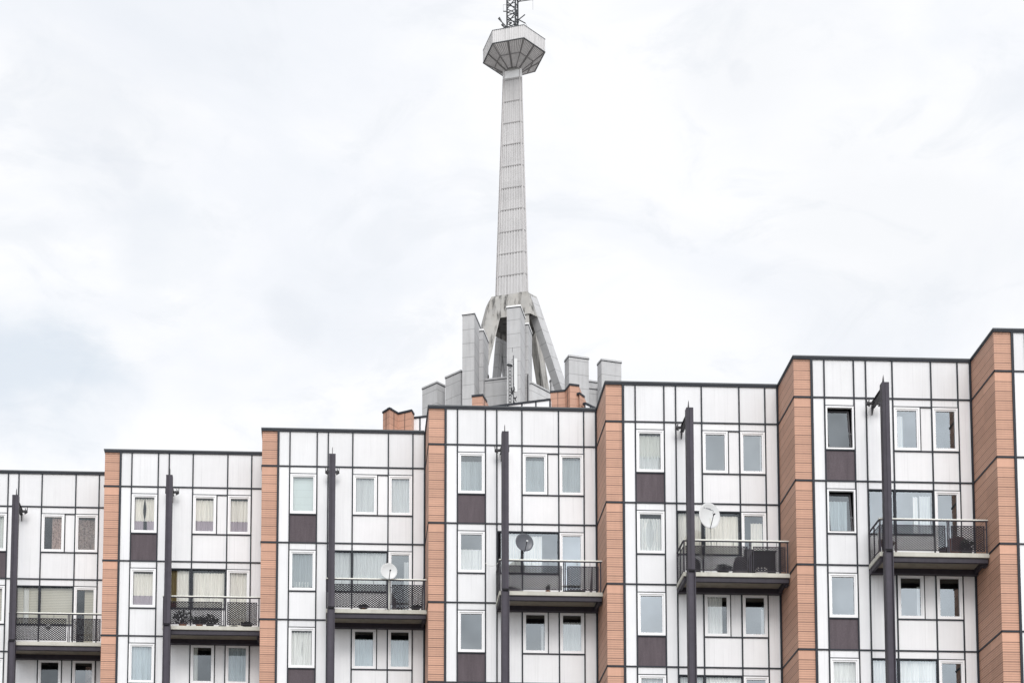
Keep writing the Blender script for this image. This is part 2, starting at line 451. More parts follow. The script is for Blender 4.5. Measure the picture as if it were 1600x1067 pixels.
def glazing(i, s, stuff1, stuff2, glass='mid'):
    X, Y = mod(i); a = Z1-F*s
    for (p, q, st) in ((4, 5, stuff1), (5, 6, stuff2)):
        x0, x1 = L[p]+.022, L[q]-.022; z0, z1 = a-1.755+.012, a-.28-.012
        fr = MB(); ring(fr, X+x0, X+x1, z0, z1, .022, Y-.012, Y+.06)
        f = fr.obj('fixed_window', M['mull'], bld)
        g = MB(); g.quad((X+x0+.02, Y+.02, z0+.02), (X+x1-.02, Y+.02, z0+.02), (X+x1-.02, Y+.02, z1-.02), (X+x0+.02, Y+.02, z1-.02)); g.obj('pane', GL[glass], f)
        w = x1-x0-.04; h = z1-z0-.04
        for c in st: drape(f, X, Y, x0+.02+w*c[0], x0+.02+w*c[1], z1-.02-h*c[3], z1-.02-h*c[2], c[4], .085+.02*rnd.random())

full = lambda k: [(0, 1, 0, 1, k)]
WIN = {  # (bay, storey): A, B, C
 (0,0): (('lo', full('green')), ('lo', [(.42, 1, .02, 1, 'brown')]), ('lo', [(0, 1, .04, 1, 'brownd')])),
 (0,1): (('lo', full('blind')), [(.0, .28, 0, 1, 'blind'), (.28, .55, 0, 1, 'white'), (.55, 1, 0, 1, 'blind')], full('blind'), ('lo', [(.45, 1, 0, 1, 'blind')])),
 (0,2): (('mid', full('grey')), ('lo', []), ('mid', [(.6, 1, .1, 1, 'brownd')])),
 (1,0): (('lo', [(0, .50, .03, .70, 'cream', .16), (.5, 1, .03, .70, 'cream', -.16), (0, .45, .70, 1, 'purple'), (.62, 1, .70, 1, 'purple')]),
         ('lo', [(0, 1, .04, .67, 'cream'), (0, 1, .67, 1, 'purple')]), ('lo', [(0, 1, .04, .67, 'cream'), (0, 1, .67, 1, 'purple')])),
 (1,1): (('lo', [(0, 1, .04, .70, 'cream'), (0, 1, .70, 1, 'purple')]), [(0, .14, .02, .1, 'cream'), (.1, .38, 0, .85, 'olive'), (.12, .38, .85, 1, 'red'), (.38, .93, 0, 1, 'cream')],
         [(.02, .97, .05, 1, 'cream')], ('lo', full('cream'))),
 (1,2): (('mid', full('blue')), ('mid', [(0, .24, 0, 1, 'green')]), ('mid', full('blue'))),
 (2,0): (('mid', full('roller')), ('mid', [(0, 1, .02, 1, 'grey')]), ('mid', [(0, 1, .02, 1, 'grey')])),
 (2,1): (('hi', [(0, 1, .02, .93, 'teal'), (.1, .9, .8, .96, 'lace')]), full('grey'), [(0, 1, 0, 1, 'grey'), (0, .45, .55, .8, 'lace')], ('hi', [(.72, 1, .1, 1, 'grey')])),
 (2,2): (('lo', [(0, .55, .03, 1, 'white', .08), (.5, 1, .03, 1, 'white', -.08)]), ('mid', [(0, 1, .20, 1, 'blue')]), ('mid', [(0, 1, .20, 1, 'blue')])),
 (3,0): (('mid', [(0, 1, .14, 1, 'teal')]), ('mid', [(.04, 1, .08, 1, 'teal')]), ('mid', [(0, 1, .04, 1, 'teal')])),
 (3,1): (('hi', [(0, 1, .40, 1, 'white')]), [(.14, 1, 0, 1, 'white')], [(0, .55, .05, 1, 'white')], ('top', [])),
 (3,2): (('hi', []), ('hi', [(.82, .95, .3, 1, 'grey')]), ('hi', [(.0, 1, .18, 1, 'grey')])),
 (4,0): (('lo', [(0, 1, .04, .64, 'green'), (.02, .98, .60, 1, 'grey')]), ('hi', []), ('hi', [(.93, 1, .0, 1, 'grey')])),
 (4,1): (('lo', [(.02, .5, .1, 1, 'white', .42), (.5, .98, .1, 1, 'white', -.42), (0, 1, .12, 1, 'grey')]), full('cream'), [(.05, .98, .05, 1, 'cream')], ('mid', [(.36, .97, .1, 1, 'cream')])),
 (4,2): (('top', []), ('mid', [(0, .78, .0, 1, 'white')]), ('hi', [(.85, 1, .3, 1, 'grey')])),
 (4,3): (('mid', full('grey')), full('grey'), full('white'), ('hi', [])),
 (5,0): (('mid', []), ('hi', [(.08, .34, .12, 1, 'grey')]), ('hi', [])),
 (5,1): (('mid', [(.0, .8, .18, 1, 'blue')]), [], [(.48, .62, .1, 1, 'white'), (.66, .97, .08, 1, 'grey')], ('hi', [])),
 (5,2): (('hi', []), ('hi', [(.86, 1, .2, 1, 'grey')]), ('hi', [])),
 (5,3): (('lo', full('white')), full('white'), full('white'), ('hi', [])),
}
for (i, s), w in WIN.items():
    a = Z1-F*s
    A = w[0]; tilt = 4.5 if (i == 5 and s in (0, 1)) else 0
    lab = 'window with its sash tilted inwards' if tilt else None
    window(i, s, 2, 3, a-.28, a-1.755, A[0], A[1], tilt, label=lab)
    if s % 2 == 0:
        window(i, s, 5, GX, a-.28, a-1.755, w[1][0], w[1][1])
        window(i, s, 6, 7, a-.28, a-1.755, w[2][0], w[2][1])
    else:
        glazing(i, s, w[1], w[2], 'hi' if i in (3, 5) else ('mid' if i == 2 else 'lo'))
        window(i, s, 6, 7, a-.28, a-F+.02, w[3][0], w[3][1], name='balcony_door')

# ------------------------------------------------------------------ balconies and their columns
def exp_mesh(mb, P, U, width, z0, z1):
    """expanded metal between z0 and z1: zigzag strands, P origin, U unit direction"""
    cw, ch = .100, .037; nx = int(width/cw*2); sx = width/nx; nz = int((z1-z0)/ch); ch = (z1-z0)/nz; a = ch*.40; t = .0142
    N = Vector((U[1], -U[0], 0))
    for k in range(nz+1):
        z = z0 + k*ch
        for j in range(nx):
            za = z + (a if (j+k) % 2 == 0 else -a); zb = z + (-a if (j+k) % 2 == 0 else a)
            p = Vector(P) + Vector(U)*(j*sx); q = Vector(P) + Vector(U)*((j+1)*sx)
            o = N*.006
            mb.quad((p.x-o.x, p.y-o.y, za-t), (q.x-o.x, q.y-o.y, zb-t), (q.x+o.x, q.y+o.y, zb+t), (p.x+o.x, p.y+o.y, za+t))

def balcony(i):
    X, Y = mod(i); zs = Z1 - 2*F; xa, xb = X+L[4]-.035, X+DX-.004; yf = Y-1.2
    sl = MB(); sl.box(xa, xb, yf, Y-.044, zs-.135, zs+.005)
    b = sl.obj('balcony', M['slab'], bld, bevel=.006)
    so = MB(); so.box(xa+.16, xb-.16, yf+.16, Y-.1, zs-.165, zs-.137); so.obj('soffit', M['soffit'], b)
    bm = MB()
    # channel edge beams under the slab
    bm.box(xa+.02, xb-.03, yf+.05, yf+.075, zs-.30, zs-.137); bm.box(xa+.02, xb-.03, yf+.0501, yf+.14, zs-.30, zs-.285)
    bm.box(xa+.02, xb-.03, yf+.035, yf+.05, zs-.30, zs-.282)
    bm.box(xa+.03, xa+.05, yf+.14, Y-.05, zs-.30, zs-.137); bm.box(xa+.05, xa+.12, yf+.14, Y-.05, zs-.30, zs-.285)
    bm.box(xb-.15, xb-.13, yf+.14, Y-.05, zs-.30, zs-.137); bm.box(xb-.13, xb-.06, yf+.14, Y-.05, zs-.30, zs-.285)
    bm.box(xa+.02, xb-.02, Y-.24, Y-.05, zs-.33, zs-.168)
    bm.box(xb-.10, xb-.03, yf+.12, yf+.35, zs-.36, zs-.305)
    bm.obj('edge_beam', M['steel'], b)
    # handrail: flat galvanised top with a dark strip under it, returning to the wall on the left
    hz = zs+1.07; hr = MB()
    hr.box(xa-.005, xb-.02, yf-.02, yf+.045, hz-.004, hz+.032)
    hr.obj('handrail', M['galv'], b, bevel=.004)
    hd = MB(); hd.box(xa+.005, xb-.03, yf-.005, yf+.03, hz-.034, hz-.005)
    hd.bar((xa+.02, yf+.05, hz), (xa+.02, Y-.05, hz), .05, .034)
    hd.obj('under_rail', M['steel'], b)
    W = xb-xa; xm = xa + W*.628
    class PS:
        def box(s_, *q):
            pm = MB(); pm.box(*q); pm.obj(s_.nm, M['steel'], b)
    pb = PS(); pb.nm = 'post'; ps = PS(); ps.nm = 'rail_tie'
    for x, w in ((xa+.03, .045), (xm-.022, .03), (xm+.03, .03), (xb-.075, .04)):
        pb.box(x-w/2, x+w/2, yf, yf+.035, zs+.006, hz-.034)
    for x in (xa+.02,):
        pb.box(x-.02, x+.02, Y-.12, Y-.08, zs+.006, hz-.017); pb.box(x-.017, x+.017, Y-.62, Y-.585, zs+.006, hz-.017)
    for k in range(1, 4):
        x = xa + (xm-xa)*k/4; ps.box(x-.006, x+.006, yf+.008, yf+.02, zs+.9, hz-.034)
    for k in range(1, 3):
        x = xm + (xb-xm)*k/3; ps.box(x-.006, x+.006, yf+.008, yf+.02, zs+.9, hz-.034)
    for x in (xm-.055, xm+.065, xb-.125):
        for z in (zs+.2, zs+.8): ps.box(x-.035, x+.035, yf+.01, yf+.022, z-.006, z+.006)
    for x0, x1 in ((xa+.075, xm-.085), (xm+.095, xb-.14)):
        fr = MB(); ring(fr, x0, x1, zs+.065, zs+.895, .018, yf+.004, yf+.028)
        f = fr.obj('mesh_panel', M['steel'], b)
        me = MB(); exp_mesh(me, (x0+.014, yf+.016, 0), (1, 0, 0), x1-x0-.028, zs+.09, zs+.875)
        o = me.obj('infill', M['mesh'], b)
    fr = MB(); y0_, y1_ = yf+.08, Y-.13
    fr.box(xa+.008, xa+.03, y0_, y1_, zs+.065, zs+.083); fr.box(xa+.008, xa+.03, y0_, y1_, zs+.877, zs+.895)
    fr.box(xa+.008, xa+.03, y0_, y0_+.018, zs+.083, zs+.877); fr.box(xa+.008, xa+.03, y1_-.018, y1_, zs+.083, zs+.877)
    fr.obj('mesh_panel', M['steel'], b)
    me = MB(); exp_mesh(me, (xa+.019, y0_+.014, 0), (0, 1, 0), y1_-y0_-.028, zs+.09, zs+.875); me.obj('infill', M['mesh'], b)
    # column: H profile down, box profile above the balcony
    xc = X + (2.50 if i < 4 else 2.525); yc = Y-1.385; zt = Z1-.165
    c = MB()
    zj = zs-.02
    c.box(xc-.115, xc-.02, yc-.12, yc+.12, zj, zt); c.box(xc-.02, xc-.008, yc-.105, yc+.12, zj, zt); c.box(xc-.008, xc+.115, yc-.12, yc+.12, zj, zt, 1.25)  # right half toned lighter: a lit side put into the colour
    c.box(xc-.132, xc-.098, yc-.125, yc+.13, 0, zj-.05); c.box(xc+.098, xc+.132, yc-.125, yc+.13, 0, zj-.05, 1.1)  # right flange likewise toned lighter, as lit
    c.box(xc-.098, xc+.098, yc-.05, yc+.0, 0, zj-.05, 1.5)  # web toned lighter: highlight stripe painted by tone
    c.box(xc-.105, xc+.105, yc-.10, yc+.10, zj-.05, zj, .3)  # joint gap toned near black, its shadow put into the colour
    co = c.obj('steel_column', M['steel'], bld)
    # tie arm back to the wall with a spiked web plate and a cross bar with upturned ends
    t = MB(); y0_, y1_ = yc+.12, Y-.02; tt = .012
    def plate(pts, x, th):
        A = [(x-th, p[0], p[1]) for p in pts]; B = [(x+th, p[0], p[1]) for p in pts]; t.loft(A, B)
    plate([(y0_-.10, zt+.02), (y0_+.02, zt-.22), (y1_-.25, zt-.22), (y1_-.06, zt-.42), (y1_, zt-.42), (y1_, zt-.06), (y0_+.18, zt-.03), (y0_-.02, zt+.30)], xc, tt)
    t.box(xc-.06, xc+.06, y0_+.001, y1_-.12, zt-.235, zt-.222); t.box(xc-.05, xc+.05, y0_+.001, y1_-.12, zt-.045, zt-.033)
    zc = zt-.13; yb = Y-.30
    t.box(xc-.25, xc-.013, yb-.04, yb+.04, zc-.05, zc+.02); t.box(xc+.013, xc+.25, yb-.04, yb+.04, zc-.05, zc+.02)
    for sgn in (-1, 1):
        t.bar((xc+sgn*.235, yb, zc+.0), (xc+sgn*.25, yb, zc+.18), .022, .05)
        t.bar((xc+sgn*.19, yb-.02, zc+.01), (xc+sgn*.165, yb-.02, zc+.09), .03, .05)
        t.bar((xc+sgn*.24, yb, zc-.04), (xc+sgn*.14, yb, zc-.11), .03, .05)
    t.bar((xc, y0_-.04, zt), (xc, y0_-.04, zt+.33), .008)
    t.obj('tie_arm', M['steeld'], co)
for i in range(6): balcony(i)

# ------------------------------------------------------------------ things on the balconies
def bx(i): X, Y = mod(i); return X, Y, Z1-2*F+.006
def dish(name, label, i, lx, dy, dz, rad, mat, basez, az, el, mast_to, white_post=False, tall=1.0):
    X, Y, zs = bx(i); C = Vector((X+lx, Y+dy, zs+dz))
    t = thing(name, label, 'satellite dish', (X+lx, Y+dy, zs+basez))
    d = Vector((math.sin(R(az))*math.cos(R(el)), -math.cos(R(az))*math.cos(R(el)), math.sin(R(el))))
    a = Vector((0,0,1)).cross(d).normalized(); b = d.cross(a)
    mb = MB(); rings = []
    for j in range(9):
        r = rad*j/8; dep = .17*rad*(j/8)**2
        rings.append([C + (a*math.cos(k*math.pi/18)*r + b*math.sin(k*math.pi/18)*r*tall) + d*dep for k in range(36)])
    for j in range(8):
        for k in range(36):
            l = (k+1) % 36; mb.quad(rings[j][k], rings[j][l], rings[j+1][l], rings[j+1][k])
    o = mb.obj('reflector', mat, t, smooth=True)
    sm = o.modifiers.new('thick', 'SOLIDIFY'); sm.thickness = .008; sm.offset = 0
    rm = MB(); rm.tube([rings[8][k % 36] + d*.002 for k in range(37)], .006, 6); rm.obj('rim', mat, o)
    low = C - b*rad*.97*tall + d*.17*rad; F_ = C + d*rad*1.0 - b*rad*.22
    arm = MB(); arm.tube([low - b*.02, low + d*.03 - b*.01, F_ - d*.03], .012, 6); arm.obj('feed_arm', M['black'] if mat != M['dishd'] else M['steeld'], t)
    ln = MB(); ln.tube([F_ - d*.06, F_], .022, 10, .03); ln.tube([F_, F_+d*.05-b*.01], .02, 8); ln.obj('receiver', M['chrome'] if mat == M['dishd'] else M['black'], t)
    cb_ = MB(); pth = [low + d*.03, Vector(mast_to)+Vector((.05, .03, .25)), Vector(mast_to)+Vector((-.12, .04, -.02)), Vector((mast_to[0]-.3, mast_to[1]+.06, zs+.75)), Vector((mast_to[0]-.34, mast_to[1]+.10, zs+.02))]
    cb_.tube(pth, .006, 5); cb_.obj('cable', M['black'], t)
    mt = MB(); bk = C - d*.05
    mt.tube([bk - b*rad*.2, bk - d*.06 - b*rad*.25], .05, 8)
    m0 = Vector(mast_to); mt.tube([bk - d*.07 - b*rad*.1, Vector((m0.x, m0.y, bk.z-.08)), m0], .02, 8)
    mt.obj('mast', M['galv'] if white_post else M['steeld'], t)
    return t, C, a, b, d, o
X, Y, zs = bx(2)
dish('satellite_dish', 'small white satellite dish on a pole, third balcony from the left', 2, 4.48, -1.33, 1.30, .29, M['dishw'], 0, 10, 2, (X+4.50, Y-1.27, zs), True)
X, Y, zs = bx(3)
dish('satellite_dish', 'dark grey satellite dish clamped to the balcony rail', 3, 3.15, -1.22, 1.66, .315, M['dishd'], 1.1, 14, 3, (X+3.10, Y-1.17, zs+1.10))
X, Y, zs = bx(4)
t, C, a, b, d, o = dish('satellite_dish', 'large white oval satellite dish with small dark lettering', 4, 3.18, -1.12, 1.91, .378, M['dishw'], 0, 16, 2, (X+3.24, Y-1.14, zs), True, 1.16)
# faint dark lettering and swoosh on the big dish
ink = MB()
def onDish(u, v): r2 = (u*u+v*v/1.35)/(.40*.40); return C + a*u + b*v + d*(.17*.40*r2+.012)
x = -.20
for w, tall in ((.018, .016), (.012, .024), (.02, .016), (.0, 0), (.022, .03), (.018, .02), (.012, .03), (.02, .02), (.010, .032), (.016, .032), (.018, .02), (.012, .028)):
    if w: ink.quad(onDish(x, .245-.06*(x+.2)), onDish(x+w, .245-.06*(x+.2)), onDish(x+w, .245+tall-.06*(x+.2)), onDish(x, .245+tall-.06*(x+.2)))
    x += (w or .02)+.006
for k in range(7):
    t0, t1 = k/7, (k+1)/7
    P = lambda q: (.03+.14*math.sin(q*2.4), .215-.11*q*q)
    p, q = P(t0), P(t1); wd = .012*(math.sin(math.pi*(t0+.08)))
    ink.quad(onDish(p[0], p[1]), onDish(q[0], q[1]), onDish(q[0], q[1]+.012), onDish(p[0], p[1]+.012))
ink.obj('lettering', M['ink'], o)

def leaves(mb, c, rx, ry, rz, n, size, seed):
    r = random.Random(seed)
    for _ in range(n):
        while True:
            p = Vector((r.uniform(-1, 1), r.uniform(-1, 1), r.uniform(-1, 1)))
            if .25 < p.length < 1: break
        q = Vector((c[0]+p.x*rx, c[1]+p.y*ry, c[2]+p.z*rz))
        d = Vector((r.uniform(-1, 1), r.uniform(-1, 1), r.uniform(-.6, 1))).normalized(); e = d.orthogonal().normalized()
        s = size*r.uniform(.6, 1.3)
        mb.quad(q-e*s*.4, q+d*s*.5-e*0, q+e*s*.4, q-d*s*.5, r.uniform(.5, 1.4))
def pot_plant(label, i, lx, dy, h, r, pr, ph, seed, group, mat='leaf', name='potted_plant', n=300):
    X, Y, zs = bx(i); t = thing(name, label, 'potted plant', (X+lx, Y+dy, zs), group)
    p = MB(); p.tube([(X+lx, Y+dy, zs), (X+lx, Y+dy, zs+ph*.9), (X+lx, Y+dy, zs+ph)], pr*.75, 14, pr); p.obj('pot', M['terra'] if seed % 2 else M['black'], t)
    f = MB(); leaves(f, (X+lx, Y+dy, zs+ph+(h-ph)*.5), r, r*.8, (h-ph)*.52, n, .085, seed)
    for k in range(5):
        an = k*1.3+seed; f.tube([(X+lx, Y+dy, zs+ph*.9), (X+lx+r*.5*math.cos(an), Y+dy+r*.4*math.sin(an), zs+ph+(h-ph)*.6)], .006, 5)
    f.obj('foliage', M[mat], t)
g = 'potted plants on the balconies'
pot_plant('tall dark bushy plant beside the steel column, second balcony from the left', 1, 3.0, -.75, .68, .36, .16, .22, 3, g)
pot_plant('round dark bush in the middle of the second balcony from the left', 1, 3.98, -.75, .56, .33, .15, .2, 4, g)
pot_plant('taller of two plants left of middle, second balcony from the left', 1, 3.60, -.80, .46, .28, .14, .18, 7, g)
pot_plant('low spreading plant on the edge of the third balcony from the left', 2, 3.62, -1.03, .20, .18, .08, .08, 5, g)
pot_plant('small dark plant low in the right corner of the third balcony', 2, 5.45, -.95, .24, .16, .09, .1, 6, g)
pot_plant('small spiky plant on the balcony with the dark grey dish', 3, 3.98, -1.02, .30, .07, .09, .08, 9, g, n=70)
pot_plant('wide low bush under the large oval dish', 4, 3.70, -.95, .34, .30, .14, .12, 8, g, 'leafg')
pot_plant('rounded bush in a dark pot on the right of the rightmost balcony', 5, 5.25, -.8, .62, .22, .18, .25, 2, g)
pot_plant('plant in a low bowl in the right corner of the second balcony', 1, 5.3, -.98, .22, .22, .12, .09, 12, g)
# carton, cabinet, chairs, covered heap, tub, bags
def solid(name, label, cat, fn, mat, bevel=.01, group=None, smooth=False):
    mb = MB(); fn(mb); return top(mb.obj(name, mat, None, None, smooth, bevel), label, cat, group)
X, Y, zs = bx(4)
ct = thing('storage_cabinet', 'dark storage cabinet on the balcony with the large oval dish', 'cabinet', (X+5.0, Y-.6, zs))
m = MB(); m.box(X+4.72, X+5.45, Y-.80, Y-.40, zs+.02, zs+.86); m.obj('body', M['steeld'], ct, bevel=.01)
m = MB(); m.box(X+4.69, X+5.48, Y-.83, Y-.37, zs+.86, zs+.90); m.obj('lid', M['black'], ct)
m = MB(); m.box(X+5.07, X+5.085, Y-.815, Y-.80, zs+.06, zs+.82); m.box(X+5.03, X+5.045, Y-.83, Y-.80, zs+.45, zs+.55); m.obj('door_gap', M['black'], ct)
solid('high_box', 'black upright box showing above the mesh beside the balcony door', 'box', lambda m: (m.box(X+4.56, X+4.80, Y-.36, Y-.14, zs, zs+1.08), m.box(X+4.54, X+4.82, Y-.38, Y-.12, zs+1.08, zs+1.11)), M['black'])
cb = thing('carton', 'printed cardboard carton on the floor in front of the dark cabinet', 'box', (X+4.9, Y-1.0, zs))
m = MB(); m.box(X+4.75, X+5.10, Y-1.08, Y-.86, zs, zs+.24); m.obj('box_body', M['boxm'], cb, bevel=.006)
m = MB(); m.box(X+4.75, X+5.10, Y-1.084, Y-1.0805, zs+.08, zs+.12); m.box(X+4.80, X+5.04, Y-1.084, Y-1.0805, zs+.15, zs+.19); m.obj('print_band', M['ink'], cb)
def heap(m, X, Y, z, w, d, h, seed):
    r = random.Random(seed); n = 18; rows = 7; P = []
    for j in range(rows):
        v = j/(rows-1); s = math.cos(v*math.pi/2)**.55
        P.append([(X+math.cos(2*math.pi*k/n)*w*s*(1+r.uniform(-.1, .1)), Y+math.sin(2*math.pi*k/n)*d*s*(1+r.uniform(-.1, .1)), z+h*math.sin(v*math.pi/2)+r.uniform(0, .02)) for k in range(n)])
    for j in range(rows-1):
        for k in range(n): l = (k+1) % n; m.quad(P[j][k], P[j][l], P[j+1][l], P[j+1][k])
solid('covered_chair', 'grey cloth heaped over a chair beside the balcony door post', 'chair', lambda m: heap(m, X+4.28, Y-.8, zs, .27, .24, .66, 4), M['cloth'], 0, None, True)
solid('dark_sack', 'bulging dark sack standing behind the steel column under the oval dish', 'sack', lambda m: heap(m, X+2.78, Y-.75, zs, .2, .2, .62, 9), M['black'], 0, None, True)
def coil(m, x, y, z):
    for q in range(3):
        m.tube([(x+(.09+.012*q)*math.cos(k*.5), y+.02*q+.01*math.sin(k), z+(.17+.02*q)*math.sin(k*.5)) for k in range(13)], .009, 5)
solid('hanging_cable_coil', 'loose coil of pale cable hung on the rail beside the column', 'cable', lambda m: coil(m, X+2.98, Y-1.14, zs+.72), M['galv'], 0)
X, Y, zs = bx(3)
solid('covered_heap', 'low tent shaped dark cover on the balcony with the grey dish', 'cover', lambda m: (m.loft([(X+2.45, Y-.95, zs), (X+3.3, Y-1.0, zs), (X+3.3, Y-.5, zs), (X+2.45, Y-.5, zs)], [(X+2.72, Y-.8, zs+.30), (X+2.80, Y-.8, zs+.30), (X+2.80, Y-.7, zs+.30), (X+2.72, Y-.7, zs+.30)]),), M['cloth'])
solid('floor_trough', 'long low black trough on the floor right of the dark grey dish', 'planter', lambda m: (m.box(X+4.55, X+5.2, Y-1.08, Y-.9, zs, zs+.075), m.box(X+4.53, X+5.22, Y-1.09, Y-.89, zs+.075, zs+.09)), M['black'])
solid('parasol', 'folded dark parasol leaning in the right corner by the orange wall', 'parasol', lambda m: (m.tube([(X+5.46, Y-.75, zs), (X+5.50, Y-.70, zs+.4), (X+5.53, Y-.66, zs+1.0)], .055, 9, .02), m.tube([(X+5.53, Y-.66, zs+.9), (X+5.54, Y-.65, zs+1.06)], .012, 6)), M['cloth'], 0)
X, Y, zs = bx(2)
solid('parasol', 'folded light fabric parasol in the right corner of the third balcony', 'parasol', lambda m: (m.tube([(X+5.66, Y-1.0, zs), (X+5.67, Y-.99, zs+.5), (X+5.70, Y-.98, zs+1.15)], .035, 9, .014), m.tube([(X+5.70, Y-.98, zs+1.1), (X+5.70, Y-.98, zs+1.22)], .01, 6)), M['cloth'], 0)
solid('wrapped_bundle', 'dark bundle standing against the mesh right of the dish pole', 'bundle', lambda m: heap(m, X+4.70, Y-.95, zs, .07, .1, .50, 3), M['cloth'], 0, None, True)
X, Y, zs = bx(5)
bc = thing('wooden_chair', 'reddish brown chair behind the column on the rightmost balcony', 'chair', (X+2.75, Y-.7, zs))
m = MB(); m.box(X+2.5, X+2.95, Y-.9, Y-.5, zs+.42, zs+.46); m.obj('seat', M['brown'], bc)
m = MB(); m.box(X+2.5, X+2.95, Y-.52, Y-.48, zs+.47, zs+.85); m.obj('backrest', M['brown'], bc)
for q in ((2.52, -.88), (2.93, -.88), (2.52, -.50), (2.93, -.50)):
    m = MB(); m.box(X+q[0]-.02, X+q[0]+.02, Y+q[1]-.02, Y+q[1]+.02, zs, zs+.419); m.obj('leg', M['brown'], bc)
solid('folded_towel', 'white towel draped on the wooden chair behind the column', 'towel', lambda m: (m.box(X+2.47, X+2.75, Y-.535, Y-.523, zs+.66, zs+.87), m.box(X+2.47, X+2.75, Y-.55, Y-.45, zs+.853, zs+.87)), M['dishw'])
wt = thing('brown_tub', 'tall reddish brown tub beside the rounded bush, rightmost balcony', 'tub', (X+5.12, Y-.45, zs))
m = MB(); m.tube([(X+5.05, Y-.4, zs), (X+5.05, Y-.4, zs+.70)], .2, 16, .25); m.obj('tub_body', M['brown'], wt, smooth=False)
m = MB(); m.tube([(X+5.05, Y-.4, zs+.70), (X+5.05, Y-.4, zs+.74)], .265, 16); m.obj('rim', M['brown'], wt)
X, Y, zs = bx(0)
solid('hanging_ornament', 'small round white ornament hanging behind the leftmost balcony mesh', 'ornament', lambda m: (heap(m, X+3.72, Y-.9, zs+.62, .10, .08, .13, 5), heap(m, X+3.72, Y-.9, zs+.60, .06, .05, -.08, 6), m.tube([(X+3.72, Y-.9, zs+.72), (X+3.72, Y-1.16, zs+1.04)], .005, 5)), M['dishw'], 0, None, True)
X, Y, zs = bx(1)
for k, (lx, lab) in enumerate(((4.42, 'small black dish of soil at the foot of the balcony mesh, left one'), (4.86, 'small black dish of soil right of the mesh posts, second balcony'))):
    solid('plant_tray', lab, 'tray', lambda m: (m.tube([(X+lx, Y-1.02, zs), (X+lx, Y-1.02, zs+.055)], .10, 14, .13),), M['black'], 0, 'plant trays')
# thin cable from the window of the fourth bay to its balcony corner
X, Y, zs = bx(3)
solid('cable', 'thin white cable sagging from the window to the balcony corner', 'cable', lambda m: m.tube([(X+1.95+.42*k/8, Y-.06-1.0*(k/8)**2, zs+1.38-.30*math.sin(k/8*math.pi/2)+.02*k/8) for k in range(9)], .007, 5), M['galv'], 0)

# ------------------------------------------------------------------ wings behind, at their own roof heights
def wing(name, label, pts, z, zb, mat, capmat, joints, parent_back=9, depth_dir=(.3, .95), joint_mat='mull', capt=.11):
    t = thing(name, label, 'building', (pts[0][0], pts[0][1], 0))
    w = MB(); c = MB(); j = MB()
    back = [(p[0]+depth_dir[0]*parent_back, p[1]+depth_dir[1]*parent_back) for p in (pts[-1], pts[0])]
    w.prism(list(pts)+back, zb, z-.03)
    for p, q in zip(pts, pts[1:]):
        P, Q = Vector((*p, 0)), Vector((*q, 0)); d = (Q-P).normalized(); n = Vector((d.y, -d.x, 0))
        e = d*.03
        A = [P-e+n*.05, Q+e+n*.05, Q+e-n*.2, P-e-n*.2]
        c.prism([(v.x, v.y) for v in A], z-.115, z+capt-.09)
        Ln = (Q-P).length; k = max(1, round(Ln/joints)); 
        for r_ in range(0 if mat == M['whitew'] else 1, k+(1 if mat == M['whitew'] else 0)):
            s = P + d*(Ln*r_/k); wd = .05 if mat == M['whitew'] else .012
            B = [s-d*wd+n*.02, s+d*wd+n*.02, s+d*wd-n*.02, s-d*wd-n*.02]
            j.prism([(v.x, v.y) for v in B], zb, z-.12)
    w.obj('wall', mat, t); c.obj('roof_edge', capmat, t)
    if j.f: j.obj('joint_strip', M[joint_mat], t)
    return t
def polyz(pts): return pts
wing('rear_wing', 'orange tiled stair top with zigzag roof edge, left behind the roofs', [(3.33, 119.92), (3.76, 119.27), (4.39, 120.04), (5.28, 119.53), (5.47, 120.1)], 57.28, 20, M['rearboards'], M['mull'], .47, 6, (.1, .99))
wing('rear_wing', 'narrow white panelled wing right of the zigzag orange stair top', [(5.38, 120.2), (9.5, 118.98)], 57.05, 20, M['whitew'], M['mull'], .52, 6)
wing('rear_wing', 'small orange tiled roof corner in front of the concrete walls', [(9.50, 120.19), (10.21, 120.0), (10.57, 120.95)], 58.70, 20, M['rearboards'], M['mull'], .5, 6)
wing('rear_wing', 'long white panelled wing with rising dark roof line below the tower', [(9.6, 122.85), (11.22, 122.26), (15.02, 121.0)], 58.95, 20, M['whitew'], M['mull'], 1.12, 6, (.5, .9))
wing('rear_wing', 'orange tiled stair top with stepped roof at the foot of the tower', [(15.08, 121.25), (16.09, 121.0), (16.29, 120.07), (16.93, 120.2)], 59.62, 20, M['rearboards'], M['mull'], .5, 6)
wing('rear_wing', 'narrow lower orange tiled return of the stepped stair top', [(16.935, 120.0), (17.34, 120.52)], 58.97, 20, M['rearboards'], M['mull'], .5, 5)
wing('rear_wing', 'white panelled wedge right of the stepped orange stair top', [(17.32, 120.0), (18.6, 121.15)], 58.26, 20, M['whitew'], M['mull'], .6, 5)

